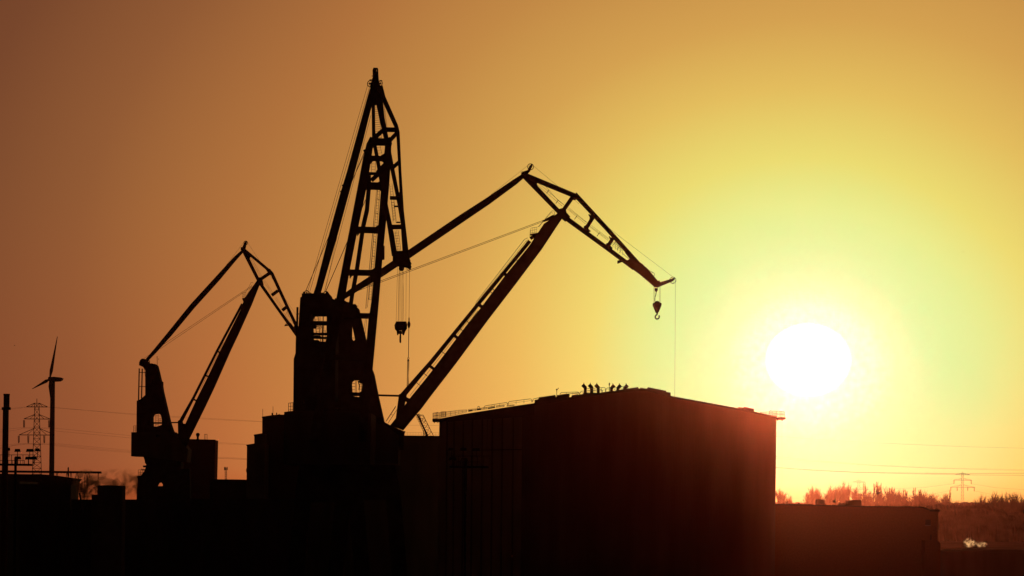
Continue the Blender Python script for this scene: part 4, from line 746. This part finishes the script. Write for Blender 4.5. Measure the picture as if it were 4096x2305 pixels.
ll = [([(-60, 1640), (44, 1634), (106, 1628), (220, 1630), (550, 1661), (800, 1676), (1048, 1688), (1400, 1697)], 'upper of the top cable pair running right from the large pylon'),
      ([(-60, 1643), (60, 1636), (106, 1630), (190, 1628), (220, 1632.5), (550, 1657), (800, 1672), (1048, 1686), (1400, 1695)], 'lower of the top cable pair running right from the large pylon'),
      ([(-60, 1722), (0, 1718), (96, 1711), (196, 1712), (227, 1714), (533, 1744), (872, 1770), (988, 1777.5)], 'upper of the middle cable pair passing behind the small crane'),
      ([(-60, 1733), (0, 1729), (60, 1722), (96, 1713), (196, 1715), (227, 1725), (533, 1753), (872, 1775), (988, 1780)], 'lower of the middle cable pair passing behind the small crane'),
      ([(-60, 1790), (0, 1783), (75, 1775), (177, 1773), (220, 1774.5), (533, 1803), (872, 1829), (988, 1834)], 'uppermost of the bottom cables passing behind the small crane'),
      ([(-60, 1796), (0, 1790), (113, 1776), (220, 1779), (380, 1795), (533, 1808), (872, 1832), (988, 1837)], 'middle one of the bottom cables passing behind the small crane'),
      ([(-60, 1801), (0, 1795), (75, 1777), (177, 1777), (220, 1783), (380, 1800), (533, 1812), (872, 1834), (988, 1839)], 'lowest of the bottom cables passing behind the small crane'),
      ([(1400, 1697), (1620, 1701), (1760, 1702.5), (1900, 1706)], 'cable crossing the gap between the crane boom and the hall')]
for p, l in ll: cable(p, 900, .027, l)
rl_ = [([(3090, 1744), (3300, 1760), (3500, 1772), (3851, 1787), (4200, 1796)], 'highest, faintest cable crossing right of the hall'),
       ([(3090, 1825), (3250, 1842), (3485, 1860), (3732, 1872), (4200, 1881)], 'upper of the middle pair of cables right of the hall'),
       ([(3090, 1832), (3250, 1846), (3485, 1863), (3732, 1873.5), (4200, 1886)], 'lower of the middle pair of cables right of the hall'),
       ([(3090, 1868), (3250, 1880), (3425, 1889), (3851, 1896), (4200, 1895)], 'thin cable just above the strongest one right of the hall'),
       ([(3090, 1871), (3250, 1882), (3425, 1890.5), (3851, 1900), (4200, 1904)], 'strongest lower cable right of the hall'),
       ([(3700, 1893), (3851, 1894.5), (4200, 1890)], 'upper short cable behind the hazy pylon at right')]
for p, l in rl_: cable(p, 1000, .045 if 'strongest' in l else .025, l)
for p, l in (([(3897, 1964), (4000, 1985), (4200, 2000)], 'lowest cable leaving the hazy right pylon'), ([(3885, 1936), (3990, 1952), (4200, 1966)], 'second lowest cable leaving the hazy right pylon'), ([(3803, 1962), (3700, 1983), (3560, 1998)], 'cable sagging left from the hazy right pylon'), ([(3816, 1935), (3700, 1950), (3474, 1960)], 'cable running between the two hazy pylons')):
    cable(p, 1700, .045, l)

# ------------------------------------------------------------------ bare trees
def grow(seed, kind):
    rnd = random.Random(seed); tr = MB(); cr = MB()
    def branch(p, d, ln, r, lv):
        steps = 3; q = p
        for i in range(steps):
            d2 = (d + Vector((rnd.uniform(-.18, .18), rnd.uniform(-.18, .18), rnd.uniform(-.02, .16 if kind == 'broad' else .3)))).normalized()
            n = q + d2 * ln / steps; (tr if lv == 0 else cr).rod(q, n, r * (1 - i / steps * .6), 3 if lv else 7, r * (1 - (i + 1) / steps * .6)); q = n; d = d2
            if lv < 3 and (lv > 0 or i > 0 or kind == 'poplar'):
                for k in range((5 if kind == 'poplar' else 4) if lv < 2 else 3):
                    a = rnd.uniform(0, 6.28); sp = rnd.uniform(.45, .95) if kind == 'broad' else rnd.uniform(.15, .34)
                    nd = (d + Vector((math.cos(a) * sp, math.sin(a) * sp, .15))).normalized()
                    branch(q, nd, ln * (rnd.uniform(.5, .72) if kind == 'broad' else rnd.uniform(.26, .42)), max(r * .55, .0045), lv + 1)
        return q
    branch(Vector((0, 0, 0)), Vector((0, 0, 1)), .5 if kind == 'broad' else .9, .022 if kind == 'broad' else .018, 0)
    zm = max(v.z for v in cr.v)
    for m in (tr, cr): m.v = [v / zm for v in m.v]
    res = []
    for m, nm in ((tr, 'trunk'), (cr, 'crown')):
        me = bpy.data.meshes.new(nm); me.from_pydata(m.v, [], m.f); me.materials.append(M['bark']); res.append(me)
    return res, max(abs(v.x) for v in cr.v) * 2
SP = {k: [grow(s, k) for s in range(4)] for k in ('broad', 'poplar')}
def tree(px, top, w, Y, kind, i, lab, grp):
    (mt, mc), wid = SP[kind][i % 4]
    base = W(px, 2010, Y).x; h = W(px, top - (14 if kind == 'broad' else 8), Y).z; s = (w * (1.9 if kind == 'poplar' else 1.3) * Y / F) / wid
    o = bpy.data.objects.new('poplar' if kind == 'poplar' else 'bare_tree', None); C.objects.link(o); o.location = (base, Y, 0)
    o.scale = (s, s, h); o.rotation_euler = (0, 0, 1.3 * i); tag(o, lab, 'tree', grp)
    for nm, me in (('trunk', mt), ('crown', mc)):
        c = bpy.data.objects.new(nm, me); C.objects.link(c); c.parent = o
rt = [(3112, 1960, 62), (3138, 1972, 40), (3163, 1980, 34), (3232, 1962, 40), (3247, 1950, 55), (3276, 1960, 40), (3293, 1964, 34), (3326, 1946, 56), (3346, 1949, 44), (3310, 1972, 30), (3382, 1934, 52), (3397, 1938, 36), (3372, 1950, 40)]
names = ['first', 'second', 'third', 'fourth', 'fifth', 'sixth', 'seventh', 'eighth', 'ninth', 'tenth', 'eleventh', 'twelfth', 'thirteenth', 'fourteenth', 'fifteenth', 'sixteenth', 'seventeenth', 'eighteenth', 'nineteenth', 'twentieth', 'twenty-first', 'twenty-second', 'twenty-third', 'twenty-fourth', 'twenty-fifth', 'twenty-sixth']
for i, (x, y, w) in enumerate(sorted(rt)):
    tree(x, y, w, 2900 + 40 * (i % 3), 'broad', i, names[i] + ' bare spreading tree from the hall behind the factory roof', 'bare trees behind the factory')
pp = [(3420, 1955, 16), (3458, 1938, 17), (3470, 1955, 14), (3489, 1941, 22), (3502, 1948, 14), (3515, 1933, 18), (3532, 1937, 16), (3546, 1956, 18), (3558, 1955, 15), (3576, 1957, 15), (3595, 1964, 14), (3610, 1962, 16), (3627, 1965, 14), (3655, 1957, 20), (3667, 1968, 16), (3687, 1964, 18), (3706, 1980, 18), (3778, 1980, 15), (3790, 1965, 18), (3800, 1984, 16)]
for i, (x, y, w) in enumerate(pp):
    tree(x, y, w, 2800 + 35 * (i % 4), 'poplar', i, names[i] + ' slender bare poplar counted from the faint pylon rightwards', 'row of bare poplars')
bt = [(3440, 1975, 50), (3480, 1968, 40), (3520, 1968, 44), (3556, 1975, 40), (3600, 1982, 40), (3640, 1978, 44), (3672, 1980, 50), (3700, 1986, 44), (3724, 1993, 40), (3745, 2000, 36), (3785, 1996, 40), (3931, 1998, 44), (3958, 1998, 40), (3976, 1995, 40), (4000, 1991, 44), (4026, 1987, 40), (4044, 1988, 44), (4072, 1998, 40), (4094, 2004, 44)]
for i, (x, y, w) in enumerate(bt):
    tree(x, y - (14 if x > 3900 else 10), w * 1.4, (1900 if x > 3900 else 3050) + 30 * (i % 3), 'broad', i + 1, names[i] + ' low bushy bare tree from the left behind poplars and wood edge', 'bushy trees along the wood')

# woodland as a mass
def skyl(pts, x):
    for (a, b), (c, d) in zip(pts, pts[1:]):
        if a <= x <= c: return b + (d - b) * (x - a) / (c - a)
    return pts[-1][1]
def wood(pts, Y, dep, x0, x1, stepm, lab, twigs):
    rnd = random.Random(int(Y)); b = MB(); nx = int((x1 - x0) / stepm); rows = 6; k = 0
    for r in range(rows + 1):
        for i in range(nx + 1):
            x = x0 + (x1 - x0) * i / nx; h = W(x, skyl(pts, x) + 6, Y).z
            prof = (0, .55, .85, 1, .97, .8, 0)[r]; z = 0 if prof == 0 else h * prof * rnd.uniform(.93, 1.02)
            p = W(x, 2010, Y); b.v.append(Vector((p.x + rnd.uniform(-.5, .5), Y - dep / 2 + dep * r / rows * .8 + rnd.uniform(-1, 1), z)))
    for r in range(rows):
        for i in range(nx): a = r * (nx + 1) + i; b.f.append((a, a + 1, a + nx + 2, a + nx + 1))
    for _ in range(twigs):
        x = rnd.uniform(x0, x1); h = W(x, skyl(pts, x), Y).z; yy = Y + rnd.uniform(-dep / 2, dep * .1); f = 1 - max(0, (Y - yy) / (dep / 2)) * .5
        p = Vector((W(x, 2010, Y).x, yy, h * f * rnd.uniform(.72, .97))); d = Vector((rnd.uniform(-.5, .5), rnd.uniform(-.6, .2), 1)).normalized()
        L_ = rnd.uniform(1, 2.6); q = p + d * L_; b.rod(p, q, .07, 3, .03)
        for _k in range(3):
            s = p.lerp(q, rnd.uniform(.2, .9)); e = s + (d + Vector((rnd.uniform(-.9, .9), rnd.uniform(-.6, .6), 0))).normalized() * L_ * .45; b.rod(s, e, .045, 3, .02)
    return tag(b.build('woodland', 'wood'), lab, None, None, 'stuff')
wood([(3500, 2022), (3600, 2020), (3724, 2012), (3848, 2012), (3903, 2015), (3931, 2012), (3950, 2006), (3965, 2012), (3990, 2026), (4027, 2041), (4055, 2039), (4096, 2031), (4300, 2025)], 1560, 60, 3500, 4300, 3.0, 'dark wood filling the right edge behind the steam', 5000)
wood([(2900, 2000), (3104, 2006), (3180, 2010), (3250, 2004), (3400, 1998), (3600, 2000), (3750, 2006), (4300, 2006)], 3400, 80, 2950, 4300, 3.5, 'hazy scrub belt behind the bare trees', 5000)
wood([(-900, 2003), (4300, 2003)], 4600, 200, -900, 4400, 9, 'far off tree belt on the horizon', 0)

# ------------------------------------------------------------------ birds
def bird(x, y, Y, s, lab, rot=0):
    o = thing('bird', W(x, y, Y), lab, 'bird', 'flying birds'); c = W(x, y, Y)
    def P(u, v, w=0): return c + Vector((u * s, w * s, v * s))
    part('body', 'bird', o, lambda b: (b.rod(P(-.5, -.35), P(-.1, -.28), .07 * s, 8, .14 * s), b.rod(P(-.1, -.28), P(.45, -.22), .14 * s, 8, .05 * s), b.hexa([P(.4, -.25, -.03), P(.75, -.2, -.05), P(.75, -.2, .05), P(.4, -.25, .03), P(.4, -.2, -.03), P(.75, -.16, -.05), P(.75, -.16, .05), P(.4, -.2, .03)])))
    for sg, t1, t2 in ((1, (-.42, .25, .35), (-.35, .75, .6)), (-1, (.35, .12, -.4), (.85, .22, -.8))):
        def fn(b):
            a0, a1 = P(-.2, -.28), P(.2, -.24); m0, m1 = P(t1[0] - .05, t1[1], t1[2]), P(t1[0] + .25, t1[1] - .15, t1[2]); e = P(*t2); e2 = P(t2[0] + .05, t2[1] - .03, t2[2])
            th = Vector((0, .02 * s, .02 * s)); b.hexa([a0, a1, a1 + th, a0 + th, m0, m1, m1 + th, m0 + th]); b.hexa([m0, m1, m1 + th, m0 + th, e, e2, e2 + th, e + th])
        part('wing', 'bird', o, fn)
bird(3511, 1970, 420, .58, 'dark bird in flight with raised wings above the poplars')
bird(58, 1382, 600, .2, 'tiny bird in the dark sky above the chimney')
bird(3852, 1007, 600, .15, 'tiny bird high in the sky at the far right')
bird(3335, 993, 600, .12, 'tiny speck of a bird high above the sun')
bird(1977, 1622, 432, .14, 'tiny bird behind the guard rail on the hall roof')

# ------------------------------------------------------------------ haze, smoke, steam
def volume_mat(name, color, dens, g, noise=None):
    m = bpy.data.materials.new(name); m.use_nodes = True; t = m.node_tree; t.nodes.clear()
    o = t.nodes.new('ShaderNodeOutputMaterial'); v = t.nodes.new('ShaderNodeVolumePrincipled')
    v.inputs['Color'].default_value = color; v.inputs['Density'].default_value = dens; v.inputs['Anisotropy'].default_value = g
    t.links.new(v.outputs[0], o.inputs['Volume'])
    if noise:
        tcn = t.nodes.new('ShaderNodeTexCoord'); n = t.nodes.new('ShaderNodeTexNoise'); n.inputs['Scale'].default_value = noise[0]; n.inputs['Detail'].default_value = 5; n.inputs['Distortion'].default_value = .6
        t.links.new(tcn.outputs['Object'], n.inputs['Vector'])
        mr = t.nodes.new('ShaderNodeMapRange'); mr.inputs['From Min'].default_value = noise[1]; mr.inputs['From Max'].default_value = noise[2]
        t.links.new(n.outputs['Fac'], mr.inputs['Value'])
        l = t.nodes.new('ShaderNodeVectorMath'); l.operation = 'LENGTH'
        dv = t.nodes.new('ShaderNodeVectorMath'); dv.operation = 'DIVIDE'; dv.inputs[1].default_value = noise[3]
        t.links.new(tcn.outputs['Object'], dv.inputs[0]); t.links.new(dv.outputs[0], l.inputs[0])
        fo = t.nodes.new('ShaderNodeMapRange'); fo.inputs['From Min'].default_value = 1.0; fo.inputs['From Max'].default_value = .45; fo.inputs['To Max'].default_value = dens
        t.links.new(l.outputs['Value'], fo.inputs['Value'])
        mm = t.nodes.new('ShaderNodeMath'); mm.operation = 'MULTIPLY'; t.links.new(mr.outputs[0], mm.inputs[0]); t.links.new(fo.outputs[0], mm.inputs[1])
        t.links.new(mm.outputs[0], v.inputs['Density'])
    return m
def cloud(name, c, rad, m, lab):
    b = MB(); n, k = 16, 10
    b.v = [Vector((rad[0] * math.sin(math.pi * j / k) * math.cos(6.2832 * i / n), rad[1] * math.sin(math.pi * j / k) * math.sin(6.2832 * i / n), rad[2] * math.cos(math.pi * j / k))) for j in range(k + 1) for i in range(n)]
    b.f = [(j * n + i, (j + 1) * n + i, (j + 1) * n + (i + 1) % n, j * n + (i + 1) % n) for j in range(k) for i in range(n)]
    o = b.build(name, m); o.location = c; return tag(o, lab, None, None, 'stuff')
cloud('smoke', W(345, 1945, 800), (4.2, 3, 5.0), volume_mat('smoke_near', (.16, .10, .06, 1), 1.6, .2, (.5, .47, .60, (4.2, 3, 5.0))), 'brown smoke curling up between the foreground sheds')
cloud('smoke', W(490, 1935, 820), (11, 3, 4.5), volume_mat('smoke_drift', (.16, .10, .06, 1), 1.0, .2, (.33, .47, .64, (11, 3, 4.5))), 'thin smoke drifting right towards the small crane')
cloud('steam', W(3878, 2172, 720), (1.6, .9, 1.4), volume_mat('steam_puff', (1, 1, .96, 1), .9, .72, (1.7, .50, .60, (1.6, .9, 1.4))), 'small bright puff of sunlit steam above the bottom right shed')
cloud('steam', W(3922, 2178, 722), (1.9, .8, .9), volume_mat('steam_wisp', (1, 1, .96, 1), .6, .72, (1.7, .50, .62, (1.9, .8, .9))), 'thin wisp trailing right from the bright puff of steam')
hz = MB(); hz.box(-4100, 4100, -80, 9100, -1, 80.5)
tag(hz.build('haze', volume_mat('haze', (1, .30, .25, 1), HAZE_DENSITY, HAZE_G)), kind='stuff')
